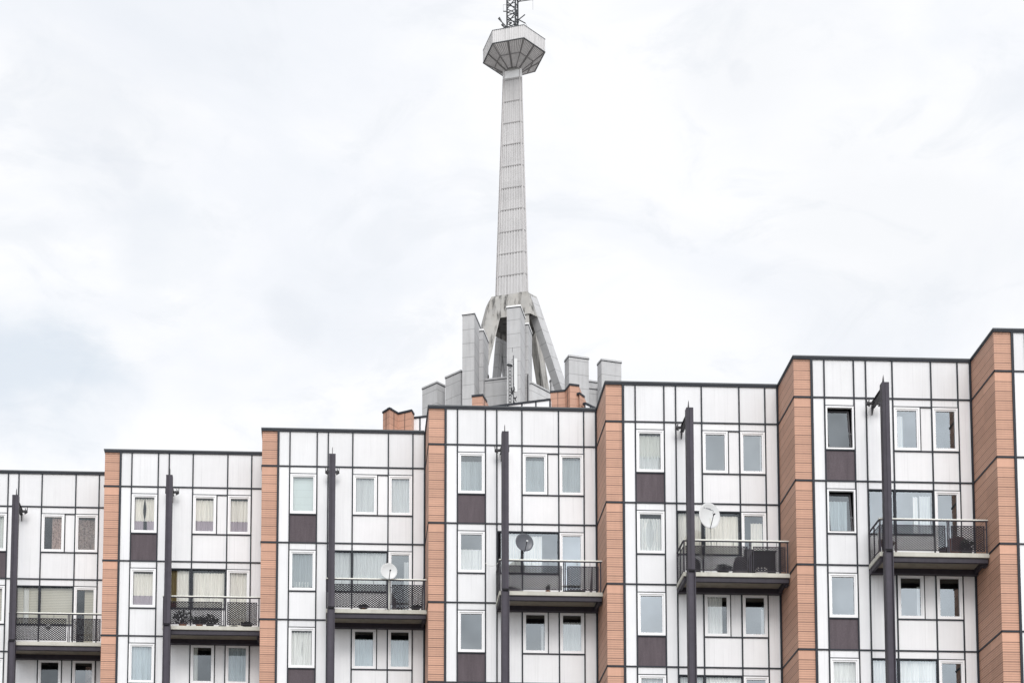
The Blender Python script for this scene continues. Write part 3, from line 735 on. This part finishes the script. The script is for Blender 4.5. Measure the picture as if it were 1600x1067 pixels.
# ------------------------------------------------------------------ concrete castle and lattice-topped tower
cast = thing('concrete_tower_base', 'grey concrete crown of staggered upright blocks around the foot of the tower', 'tower', (17, 172, 0))
def rbox(mb, near, l, ldir, r, rdir, z1, z0=76.5, tone=1.0):
    n = Vector((near[0], near[1])); a = Vector((math.cos(R(ldir)), math.sin(R(ldir))))*l; b = Vector((math.cos(R(rdir)), math.sin(R(rdir))))*r
    mb.prism([tuple(n), tuple(n+b), tuple(n+a+b), tuple(n+a)], z0, z1, tone)
def cblock(near, l, ldir, r, rdir, z1, tone=1.0, lab=None, name='upright_block', z0=76.5):
    m = MB(); rbox(m, near, l, ldir, r, rdir, z1-.12, z0, tone); o = m.obj(name, M['conc'], cast)
    n = Vector((near[0], near[1])); a = Vector((math.cos(R(ldir)), math.sin(R(ldir)))); b = Vector((math.cos(R(rdir)), math.sin(R(rdir))))
    e = .045; c = n - a*e - b*e
    k = MB(); rbox(k, c, l+2*e, ldir, r+2*e, rdir, z1-.06, z1-.12); k.obj('shadow_joint', M['mull'], o)
    k = MB(); rbox(k, c, l+2*e, ldir, r+2*e, rdir, z1+.10, z1-.06); k.obj('coping', M['lite'] if lab == 'w' else M['conc'], o)
    return o
cblock((9.75, 166.0), 1.92, 133.5, 1.17, 43.5, 81.73)
cblock((11.90, 164.05), 1.98, 133.5, .8, 43.5, 81.95)
cblock((13.03, 162.0), 1.16, 163.5, 2.72, 73.5, 86.65, lab='w')
cblock((14.04, 164.0), .9, 163.5, 2.41, 73.5, 86.01, lab='w')
cblock((17.13, 160.0), 1.27, 163.5, 2.38, 73.5, 86.38, lab='w')
cblock((18.14, 162.5), .9, 163.5, 1.99, 73.5, 85.95, lab='w')
cblock((22.31, 165.0), 1.14, 103.5, 2.02, 13.5, 84.13)
cblock((25.43, 165.0), 1.06, 103.5, 2.03, 13.5, 83.82)
cblock((22.0, 176.0), .5, 103.5, .5, 13.5, 87.1)
cblock((16.31, 164.0), 2.4, 163.5, .5, 73.5, 81.36, name='parapet_wall')
cblock((18.50, 163.05), .3, 163.5, 3.2, 43.5, 80.44, tone=1.15, name='parapet_wall')
cblock((24.3, 168.0), .4, 103.5, 4.5, 13.5, 83.16, name='parapet_wall')
cblock((22.9, 165.9), .5, 103.5, 3.6, 13.5, 81.6, tone=1.05, name='parapet_wall')
m = MB(); m.quad((14.62, 165.84, 79.7), (14.76, 166.3, 79.7), (14.76, 166.3, 82.6), (14.62, 165.84, 82.6)); 
for vtx in range(len(m.v)): m.v[vtx] = (m.v[vtx][0]+.03, m.v[vtx][1], m.v[vtx][2])
m.obj('slot_opening', M['dark'], cast)
m = MB(); m.box(18.03, 18.12, 162.3, 162.45, 76.6, 80.9); m.obj('slot_opening', M['dark'], cast)
# drum under the crown
m = MB(); m.prism([(18+9.5*math.cos(R(12+60*k)), 172+9.5*math.sin(R(12+60*k))) for k in range(6)], 0, 77.0); m.obj('stair_core', M['conc'], cast)

tw = thing('observation_tower', 'slender ribbed metal tower on splayed concrete legs with a hexagonal head', 'tower', (17.63, 171, 77))
def trunc(cx, cy, Lg, s, rot=-18):
    P = [Vector((0, 0))]; a = rot
    for k in range(6):
        ln = Lg if k % 2 == 0 else s
        P.append(P[-1] + Vector((math.cos(R(a)), math.sin(R(a))))*ln); a += 60
    P = P[:6]; c = sum(P, Vector((0, 0)))/6
    return [Vector((p.x-c.x+cx, p.y-c.y+cy)) for p in P]
CT = (17.62, 171.15)
zb_, zt_ = 92.94, 116.5
def sh(z):
    k = (z-zb_)/(zt_-zb_); Lg = 2.80+(1.56-2.80)*k; s = .46+(.28-.46)*k
    return trunc(CT[0]+.0*k, CT[1]-.35*k, Lg, s, -18)
m = MB()
nseg = 12
for k in range(6):
    n = 18 if k % 2 == 0 else 4
    for j in range(nseg):
        za = zb_ + (zt_-zb_)*j/nseg; zc = zb_ + (zt_-zb_)*(j+1)/nseg
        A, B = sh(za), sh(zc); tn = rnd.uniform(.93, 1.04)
        p0, p1, q0, q1 = A[k], A[(k+1) % 6], B[k], B[(k+1) % 6]
        d = (p1-p0).normalized(); nn = Vector((d.y, -d.x))
        def PP(a, b, u, off): v = a.lerp(b, u); return v + nn*off
        for r_ in range(n):
            u0, u1 = r_/n, (r_+1)/n; o_ = .0 if r_ % 2 else -.05
            us = [(u0, o_), (u1, o_)]
            a0 = PP(p0, p1, u0, o_); a1 = PP(p0, p1, u1, o_); b0 = PP(q0, q1, u0, o_); b1 = PP(q0, q1, u1, o_)
            m.quad((*a0, za), (*a1, za), (*b1, zc), (*b0, zc), tn*(.94 if r_ % 2 == 0 else 1.0))  # recessed strips toned darker: groove shade put into the colour
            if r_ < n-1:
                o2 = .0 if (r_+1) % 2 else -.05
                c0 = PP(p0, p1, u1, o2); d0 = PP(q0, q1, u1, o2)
                m.quad((*a1, za), (*c0, za), (*d0, zc), (*b1, zc), tn*.85)  # rib flanks darker still, painted shade as well
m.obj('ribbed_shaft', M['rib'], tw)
m = MB()
for j in range(1, 11):
    z = zb_ + 2.28*j - .35; A = sh(z)
    for k in range(6):
        p, q = A[k], A[(k+1) % 6]; d = (q-p).normalized(); nn = Vector((d.y, -d.x))
        zo = 0
        m.hexa([(*(p-nn*.1), z), (*(q-nn*.1), z), (*(q+nn*.012), z), (*(p+nn*.012), z), (*(p-nn*.1), z+.09), (*(q-nn*.1), z+.09), (*(q+nn*.012), z+.09), (*(p+nn*.012), z+.09)])
for k in range(6):
    m.bar((*sh(zb_)[k], zb_), (*sh(zt_)[k], zt_), .10, .10, (1, 0, 0), 1.6)
m.obj('joint_band', mat_simple('joint_grey_metal', (.30, .29, .29), .5, 0, .2, 2), tw)
m = MB(); A, B = sh(115.2), sh(116.6)
m.loft([(*(Vector(CT).lerp(p, 1.06) if False else p + (p-Vector((CT[0], CT[1]-.35)))*.05), 115.6) for p in A], [(*(p + (p-Vector((CT[0], CT[1]-.35)))*.05), 116.7) for p in B]); m.obj('top_collar', M['lite'], tw)
# hexagonal head
hc = Vector((17.62, 170.0)); HR = 3.18; zr0, zr1 = 117.63, 118.93
def hexp(r, z, c=hc, a0=-78): return [Vector((c.x + r*math.cos(R(a0+60*k)), c.y + r*math.sin(R(a0+60*k)), z)) for k in range(6)]
m = MB(); A, B = hexp(HR, zr0), hexp(HR, zr1)
for k in range(6):
    p0, p1, q0, q1 = A[k], A[(k+1) % 6], B[k], B[(k+1) % 6]; n = 34; d = (p1-p0).normalized(); nn = Vector((d.y, -d.x, 0))
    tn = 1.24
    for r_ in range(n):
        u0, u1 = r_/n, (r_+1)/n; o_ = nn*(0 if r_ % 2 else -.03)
        m.quad(p0.lerp(p1, u0)+o_, p0.lerp(p1, u1)+o_, q0.lerp(q1, u1)+o_, q0.lerp(q1, u0)+o_, tn*(1 if r_ % 2 else .86))  # fascia grooves toned darker, their shade put into the colour
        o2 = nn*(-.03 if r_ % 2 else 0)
        m.quad(p0.lerp(p1, u1)+o_, p0.lerp(p1, u1)+o2, q0.lerp(q1, u1)+o2, q0.lerp(q1, u1)+o_, tn*.8)  # groove flanks shaded by tone too
m.poly(hexp(HR-.02, zr1-.01)); m.obj('head_fascia', M['rib'], tw)
m = MB()
for z, h in ((zr1, .05), (zr0-.05, .05)):
    A, B = hexp(HR+.02, z), hexp(HR+.02, z+h); C1, D1 = hexp(HR-.12, z), hexp(HR-.12, z+h)
    for k in range(6):
        l = (k+1) % 6; m.hexa([A[k], A[l], C1[l], C1[k], B[k], B[l], D1[l], D1[k]])
m.obj('edge_trim', M['cap'], tw)
m = MB(); zi = 116.45; Ao = hexp(HR-.03, zr0); Ai = hexp(.86, zi, Vector((17.62, 170.5)))
for k in range(6):
    p0, p1, q0, q1 = Ao[k], Ao[(k+1) % 6], Ai[k], Ai[(k+1) % 6]; n = 30
    for r_ in range(n):
        u0, u1 = r_/n, (r_+1)/n; up = Vector((0, 0, .05 if r_ % 2 else 0)); up2 = Vector((0, 0, 0 if r_ % 2 else .05))
        # parallel corrugation running from rim to shaft
        a0, a1 = p0.lerp(p1, u0), p0.lerp(p1, u1); b0, b1 = q0.lerp(q1, u0), q0.lerp(q1, u1)
        m.quad(a1+up, a0+up, b0+up, b1+up, .62 if r_ % 2 else 1.12)  # upper strips toned dark: corrugation shade put into the colour
        m.quad(a1+up2, a1+up, b1+up, b1+up2, .7)  # flanks between strips also shaded by tone
m.obj('head_underside', M['under'], tw)
m = MB()
for k in range(6):
    p0, p1, q0, q1 = Ao[k], Ao[(k+1) % 6], Ai[k], Ai[(k+1) % 6]; dn = Vector((0, 0, -.03))
    m.bar(p0+dn, q0+dn, .09, .06); m.bar((p0+p1)/2+dn, (q0+q1)/2+dn, .16, .05, (0,0,1), .8)
    a, b = p0.lerp(q0, .5)+dn, p1.lerp(q1, .5)+dn; m.bar(a, b, .07, .04)
m.obj('underside_rib', mat_simple('underside_rib_metal', (.24, .23, .235), .5), tw)
# concrete collar and six splayed legs
cz1, cz0 = 92.95, 90.35
def colp(z, k_=None):
    k = 1 + (92.95-z)/(92.95-82.7)*1.0 if k_ is None else k_
    P = trunc(17.70, 171.95, 3.62, 1.50, -19); c = Vector((17.70, 171.95))
    return [c + (p-c)*k for p in P]
m = MB(); A = colp(cz0); B = colp(cz1-.35); Bt = [p*.975+Vector((17.70, 171.95))*.025 for p in colp(cz1, 1.0)]
m.loft([(*p, cz0) for p in A], [(*p, cz1-.35) for p in B], False); m.loft([(*p, cz1-.35) for p in B], [(*p, cz1) for p in Bt], False)
m.poly([(*p, cz1) for p in Bt]); m.poly([(*(p*.93+Vector((17.70, 171.95))*.07), cz0+.5) for p in reversed(A)], .3)  # collar's hollow toned dark, its inner shade put into the colour
m.obj('concrete_collar', M['stain'], tw)
cc = Vector((17.70, 171.95))
LR = ((19.95, 170, 90.08), (22.18, 170, 83.1))
LD = ((20.12, 174.5, 91.68), (21.02, 174.5, 85.65))
LE = ((16.66, 175, 90.1), (16.38, 175, 86.66))
LF = ((16.67, 175.5, 91.97), (17.23, 175.5, 87.07))
def leg(k, w):
    z0 = 77.0; mm = MB()
    def sec(z):
        P = colp(z)
        p = P[k]; prv, nxt = P[k-1], P[(k+1) % 6]
        dl = (nxt-p) if k % 2 == 0 else (prv-p)      # along the long side
        ds = (prv-p) if k % 2 == 0 else (nxt-p)      # along the short side
        dl = dl.normalized()*w; ds = ds.normalized()*.80
        if k == 4: p = p + Vector((-1.5, 0))*((cz0-z)/7.2) + Vector((-.6, 0))
        if k == 3: p = p + Vector((-.3, 0))
        inn = (cc-p).normalized()
        return [(*p, z), (*(p+dl), z), (*(p+dl+ds), z), (*(p+ds), z)] if k % 2 == 1 else [(*p, z), (*(p+ds), z), (*(p+dl+ds), z), (*(p+dl), z)]
    A, B = sec(z0), sec(cz0+.01)
    if k % 2 == 1: A, B = A, B
    mm.loft(list(reversed(A)), list(reversed(B)))
    mm.obj('splayed_leg', M['stain'] if k in (0, 1) else M['conc'], tw)
leg(0, 1.5); leg(5, 1.1)
def splay(n_top, n_bot, w1, d1, w2, d2, mat, z0=77.0, ext=-.25):
    """leg of four faces from its nearest edge; w1 along d1 (outer face), w2 along d2 (inner face)"""
    a, b = Vector(n_top), Vector(n_bot); k = (z0-a.z)/(b.z-a.z); c = a.lerp(b, k); up_ = a.lerp(b, ext)
    e1 = Vector((math.cos(R(d1)), math.sin(R(d1)), 0))*w1; e2 = Vector((math.cos(R(d2)), math.sin(R(d2)), 0))*w2
    mm = MB(); mm.loft([c, c+e1, c+e1+e2, c+e2], [up_, up_+e1, up_+e1+e2, up_+e2]); mm.obj('splayed_leg', M[mat], tw)
splay(Vector(LR[0])+Vector((.02, -.34, 0)), Vector(LR[1])+Vector((.02, -.34, 0)), 1.06, 41, .95, 125, 'conc', ext=-.36)
splay(LD[0], LD[1], .85, 42, .95, 125, 'stain')
splay((18.95, 169.2, 91.0), (19.05, 168.4, 83.5), .9, 165, 1.0, 80, 'stain')
splay(LE[0], LE[1], .5, 170, .9, 60, 'conc')
splay(LF[0], LF[1], 1.3, 10, .9, 100, 'conc')
# lattice mast on the head
mast = thing('lattice_mast', 'dark lattice radio mast standing on the hexagonal tower head', 'mast', (17.7, 170, 118.9))
m = MB(); mc = Vector((17.55, 170.0)); legs = [(mc.x-.62, mc.y+.05), (mc.x+.17, mc.y-.45), (mc.x+.5, mc.y+.35)]
for p in legs: m.tube([(*p, 118.9), (*p, 128)], .085, 6)
for j in range(12):
    z = 118.9+.78*j
    for a_, b_ in ((0, 1), (1, 2), (2, 0)):
        p, q = legs[a_], legs[b_]
        m.bar((*p, z+.4), (*q, z+.4), .06); m.bar((*(p if j % 2 else q), z), (*(q if j % 2 else p), z+.78), .07)
m.obj('lattice', M['lead'], mast)
for k, (x0, y0_, z0, x1, y1_, z1_) in enumerate(((-.62, 0, 119.9, -1.55, -.4, 120.55), (-.62, 0, 119.6, -1.25, -.6, 119.75), (.5, .3, 120.9, 1.15, -.3, 121.1), (.5, .3, 121.0, 1.3, .6, 120.8), (.5, .3, 122.9, 2.0, .2, 123.1), (-.62, 0, 121.6, -1.0, 0, 121.6), (.5, 0, 122.6, .8, -.4, 122.7))):
    zz = .9; m = MB(); m.bar((mc.x+x0, mc.y+y0_, z0+zz), (mc.x+x1, mc.y+y1_, z1_+zz), .07)
    e = Vector((mc.x+x1, mc.y+y1_, z1_+zz))
    if k in (0, 1): m.bar(e-Vector((-.3, 0, .3)), e-Vector((-.1, .0, -.1)), .12)
    if k == 4: m.bar(e, e-Vector((0, 0, 1.1)), .02); m.bar(e-Vector((0,0,.1)), e+Vector((0,0,.15)), .05)
    if k == 3: m.tube([e, e+Vector((.12, 0, -.2)), e+Vector((.15, 0, -.5)), e+Vector((.05, 0, -.9))], .014, 5)
    if k == 5: m.bar(e, e+Vector((0, 0, .7)), .02); m.bar(e+Vector((0,0,.7)), e+Vector((.35, 0, .7)), .02)
    m.obj('antenna_arm', M['lead'], mast)
for x, y, z, r_ in ((-.3, -.2, 120.0, .13), (.25, -.4, 120.7, .15), (.45, .1, 120.35, .14), (.1, -.45, 119.7, .13), (-.75, -.25, 119.55, .14), (.35, -.3, 121.0, .12)):
    z += 1.1; m = MB(); m.tube([(mc.x+x-.12, mc.y+y, z), (mc.x+x+.14, mc.y+y-.05, z+.03)], r_, 8, r_*.6); m.obj('dipole_cluster', M['lead'], mast)

# phone antennas standing in front of the central concrete block
pa = thing('panel_antenna', 'tall white panel antenna in front of the central concrete block', 'antenna', (15.63, 150, 59))
m = MB(); m.box(15.50, 15.78, 149.9, 150.02, 73.2, 76.25); m.obj('radome', M['dishw'], pa, bevel=.03)
m = MB(); m.tube([(15.45, 150.1, 58), (15.45, 150.1, 76.6)], .035, 6); m.bar((15.45, 150.1, 74), (15.55, 150, 74), .04); m.bar((15.45, 150.1, 75.8), (15.55, 150, 75.8), .04)
m.tube([(15.30, 150.1, 76.15), (15.45, 150.1, 76.3)], .02, 5); m.tube([(15.36, 150.1, 76.9), (15.38, 150.1, 77.3)], .02, 5); m.obj('pole', M['mull'], pa)
m = MB(); rr = random.Random(5)
for k in range(26):
    z = 72.3+rr.random()*1.1; x = 15.28+.24*rr.random()+.12*math.sin(z*6)
    m.tube([(x, 149.9, z), (x+rr.uniform(-.12, .15), 149.85, z+rr.uniform(-.2, .3))], rr.uniform(.02, .05), 6)
m.obj('cable_bundle', M['black'], pa)
lm = thing('service_ladder_mast', 'dark thin lattice mast with a round hoop beside the white antenna', 'mast', (15.2, 150.3, 58))
m = MB()
for x in (15.09, 15.27): m.tube([(x, 150.3, 58), (x, 150.3, 75.7)], .035, 6)
for k in range(30):
    z = 71.0+k*.155
    m.bar((15.09, 150.3, z), (15.27, 150.3, z+(.14 if k % 2 else -.14)), .03)
m.obj('ladder', M['lead'], lm)
m = MB(); m.tube([(15.15+.20*math.cos(t_*.3), 150.25+.14*math.sin(t_*.3), 75.7+.12*math.sin(t_*.15)) for t_ in range(21)], .06, 6); m.obj('hoop', M['lead'], lm)

# ------------------------------------------------------------------ ground
gm = G('paved_ground'); v = gm.coord(); n = gm.noise(v, .05, 6); n2 = gm.noise(v, 3, 4)
c = gm.ramp(gm.math('ADD', gm.math('MULTIPLY', n, .7), gm.math('MULTIPLY', n2, .3)), [(.3, (.15, .145, .135)), (.7, (.23, .225, .21))])
gmat = gm.done(gm.bsdf(c, .9).outputs[0])
m = MB(); S = 3000; m.quad((-S, -S, 0), (S, -S, 0), (S, S, 0), (-S, S, 0)); o = m.obj('ground', gmat); o['kind'] = 'structure'

# ------------------------------------------------------------------ sky and sun
W = bpy.data.worlds.new('World'); scene.world = W; W.use_nodes = True
nt = W.node_tree; nt.nodes.clear()
class WG(G):
    def __init__(s): s.nt = nt; s.out = nt.nodes.new('ShaderNodeOutputWorld')
g = WG()
SUN_AZ, SUN_EL = 3, 42        # degrees to the right of straight behind the camera
sky = g.n('TexSky', sky_type='NISHITA'); sky.sun_disc = False; sky.sun_elevation = R(SUN_EL); sky.sun_rotation = R(180-SUN_AZ)
tc = g.n('TexCoord'); D = tc.outputs['Generated']
nw = g.n('TexNoise'); g.l(D, nw.inputs['Vector']); nw.inputs['Scale'].default_value = 14; nw.inputs['Detail'].default_value = 5; nw.inputs['Roughness'].default_value = .6
wv = g.n('VectorMath', operation='MULTIPLY_ADD'); g.l(nw.outputs['Color'], wv.inputs[0]); wv.inputs[1].default_value = (.05, .05, .05); wv.inputs[2].default_value = (-.025, -.025, -.025)
wd = g.n('VectorMath', operation='ADD'); g.l(wv.outputs[0], wd.inputs[0]); g.l(D, wd.inputs[1])
wn = g.n('VectorMath', operation='NORMALIZE'); g.l(wd.outputs[0], wn.inputs[0]); DW = wn.outputs[0]
def dotw(d):
    q = g.n('VectorMath', operation='DOT_PRODUCT'); g.l(DW, q.inputs[0]); q.inputs[1].default_value = d; return q.outputs['Value']
def dotd(d):
    q = g.n('VectorMath', operation='DOT_PRODUCT'); g.l(D, q.inputs[0]); q.inputs[1].default_value = d; return q.outputs['Value']
mp = g.n('Mapping'); g.l(D, mp.inputs[0]); mp.inputs['Scale'].default_value = (1.1, 1, 2.3); mp.inputs['Rotation'].default_value = (0, R(-28), 0); mp.inputs['Location'].default_value = (.35, .1, .2)
n1 = g.noise(mp.outputs[0], 4.2, 8, .55, .5)
n2 = g.noise(mp.outputs[0], 9, 6, .55, .3)
base = g.ramp(n1, [(.34, (.93, .96, 1.01)), (.47, (.985, 1.005, 1.045)), (.58, (1.065, 1.07, 1.085))])
# thin places in the cloud where it goes grey or blue
n7 = g.noise(mp.outputs[0], 13, 8, .62, .8)
t7 = g.n('MapRange', interpolation_type='SMOOTHSTEP'); g.l(n7, t7.inputs['Value']); t7.inputs['From Min'].default_value = .50; t7.inputs['From Max'].default_value = .68; t7.inputs['To Max'].default_value = .55
col = g.mix(t7.outputs[0], base, (.90, .93, .975))
for d, w, a, cc_ in (((-.1468, .8961, .4188), .0012, .50, (.70, .79, .89)), ((-.1602, .8858, .4357), .0010, .40, (.74, .82, .91)),
                ((-.1058, .8477, .5198), .00007, .28, (.76, .80, .87)), ((-.1058, .8477, .5198), .0009, .24, (.84, .88, .94)),
                ((.1923, .812, .5511), .00002, .20, (.76, .80, .87)), ((.195, .812, .553), .0005, .16, (.86, .89, .94)),
                ((-.021, .8856, .4641), .00012, .34, (.80, .84, .90)), ((-.129, .8307, .5415), .0006, .26, (.84, .88, .94)),
                ((-.0883, .868, .4887), .0005, .30, (.82, .87, .93)), ((.275, .8399, .4679), .0030, .30, (.86, .885, .92)), ((.21, .80, .56), .002, .16, (.86, .89, .93)),
                ((-.10, .80, .56), .002, .16, (.86, .89, .94))):
    L_ = math.sqrt(sum(q*q for q in d)); d = tuple(q/L_ for q in d)
    f = g.math('DIVIDE', g.math('SUBTRACT', dotw(d), 1-w), w)
    f = g.math('ADD', f, g.math('MULTIPLY', g.math('SUBTRACT', n2, .52), 3.6))
    sm = g.n('MapRange', interpolation_type='SMOOTHSTEP'); g.l(f, sm.inputs['Value']); sm.inputs['From Min'].default_value = -.35; sm.inputs['From Max'].default_value = 1.1
    sm.inputs['To Max'].default_value = a
    near = g.n('MapRange', interpolation_type='SMOOTHSTEP'); g.l(dotw(d), near.inputs['Value']); near.inputs['From Min'].default_value = 1-w*2.6; near.inputs['From Max'].default_value = 1-w*.2
    col = g.mix(g.math('MULTIPLY', sm.outputs[0], near.outputs[0]), col, cc_)
# overcast sky brightens towards the zenith and towards the veiled sun
sx = g.n('SeparateXYZ'); g.l(D, sx.inputs[0])
up = g.n('MapRange', interpolation_type='SMOOTHSTEP'); g.l(sx.outputs[2], up.inputs['Value']); up.inputs['From Min'].default_value = .6; up.inputs['From Max'].default_value = 1.0; up.inputs['To Max'].default_value = .9
bk = g.n('MapRange', interpolation_type='SMOOTHSTEP'); g.l(dotd((math.sin(R(SUN_AZ))*math.cos(R(SUN_EL)), -math.cos(R(SUN_AZ))*math.cos(R(SUN_EL)), math.sin(R(SUN_EL)))), bk.inputs['Value']); bk.inputs['From Min'].default_value = .2; bk.inputs['From Max'].default_value = 1.0; bk.inputs['To Max'].default_value = .75
gain = g.math('ADD', 1.0, g.math('ADD', up.outputs[0], bk.outputs[0]))
lf = g.n('MapRange', interpolation_type='SMOOTHSTEP'); g.l(sx.outputs[0], lf.inputs['Value']); lf.inputs['From Min'].default_value = -.95; lf.inputs['From Max'].default_value = -.25; lf.inputs['To Min'].default_value = .45; lf.inputs['To Max'].default_value = 1.0
n5 = g.noise(D, 5.5, 5, .6, .4)
bh = g.n('MapRange', interpolation_type='SMOOTHSTEP'); g.l(sx.outputs[1], bh.inputs['Value']); bh.inputs['From Min'].default_value = .2; bh.inputs['From Max'].default_value = -.5
var = g.math('ADD', 1.0, g.math('MULTIPLY', bh.outputs[0], g.math('MULTIPLY', g.math('SUBTRACT', n5, .5), 2.6)))
cloud = scale_col(g, col, g.math('MULTIPLY', g.math('MULTIPLY', gain, lf.outputs[0]), var))
skyc = scale_col(g, sky.outputs[0], .10)
fin = g.mix(.93, skyc, cloud)
bg = g.n('Background'); g.l(fin, bg.inputs[0]); bg.inputs['Strength'].default_value = 1.0
g.l(bg.outputs[0], g.out.inputs[0])

sd = bpy.data.lights.new('sun', 'SUN'); sd.energy = 1.3; sd.angle = R(24); sd.color = (1, .965, .92)
so = bpy.data.objects.new('sun', sd); COL.objects.link(so)
dirv = Vector((math.sin(R(SUN_AZ))*math.cos(R(SUN_EL)), -math.cos(R(SUN_AZ))*math.cos(R(SUN_EL)), math.sin(R(SUN_EL))))
so.rotation_euler = dirv.to_track_quat('Z', 'Y').to_euler(); so.location = (20, -20, 60)

# ------------------------------------------------------------------ camera
cd = bpy.data.cameras.new('camera'); co = bpy.data.objects.new('camera', cd); COL.objects.link(co); scene.camera = co
cd.sensor_fit = 'HORIZONTAL'; cd.sensor_width = 36; cd.lens = 2831.838/1600*36
cd.shift_x = 200/1600; cd.shift_y = (1628.974-533.2)/1600
cd.clip_start = .5; cd.clip_end = 8000
fw = Vector((.03019588, .99459593, .09933351)); r = Vector((.99950801, -.03088863, .00544314)); u = Vector((-.008482, -.09912028, .99503931))
co.matrix_world = Matrix(((r.x, u.x, -fw.x, 0), (r.y, u.y, -fw.y, 0), (r.z, u.z, -fw.z, 1.6), (0, 0, 0, 1)))

scene.view_settings.view_transform = 'Standard'; scene.view_settings.look = 'None'; scene.view_settings.exposure = 0; scene.view_settings.gamma = 1
scene.render.engine = 'CYCLES'
scene.cycles.max_bounces = 6; scene.cycles.transparent_max_bounces = 12
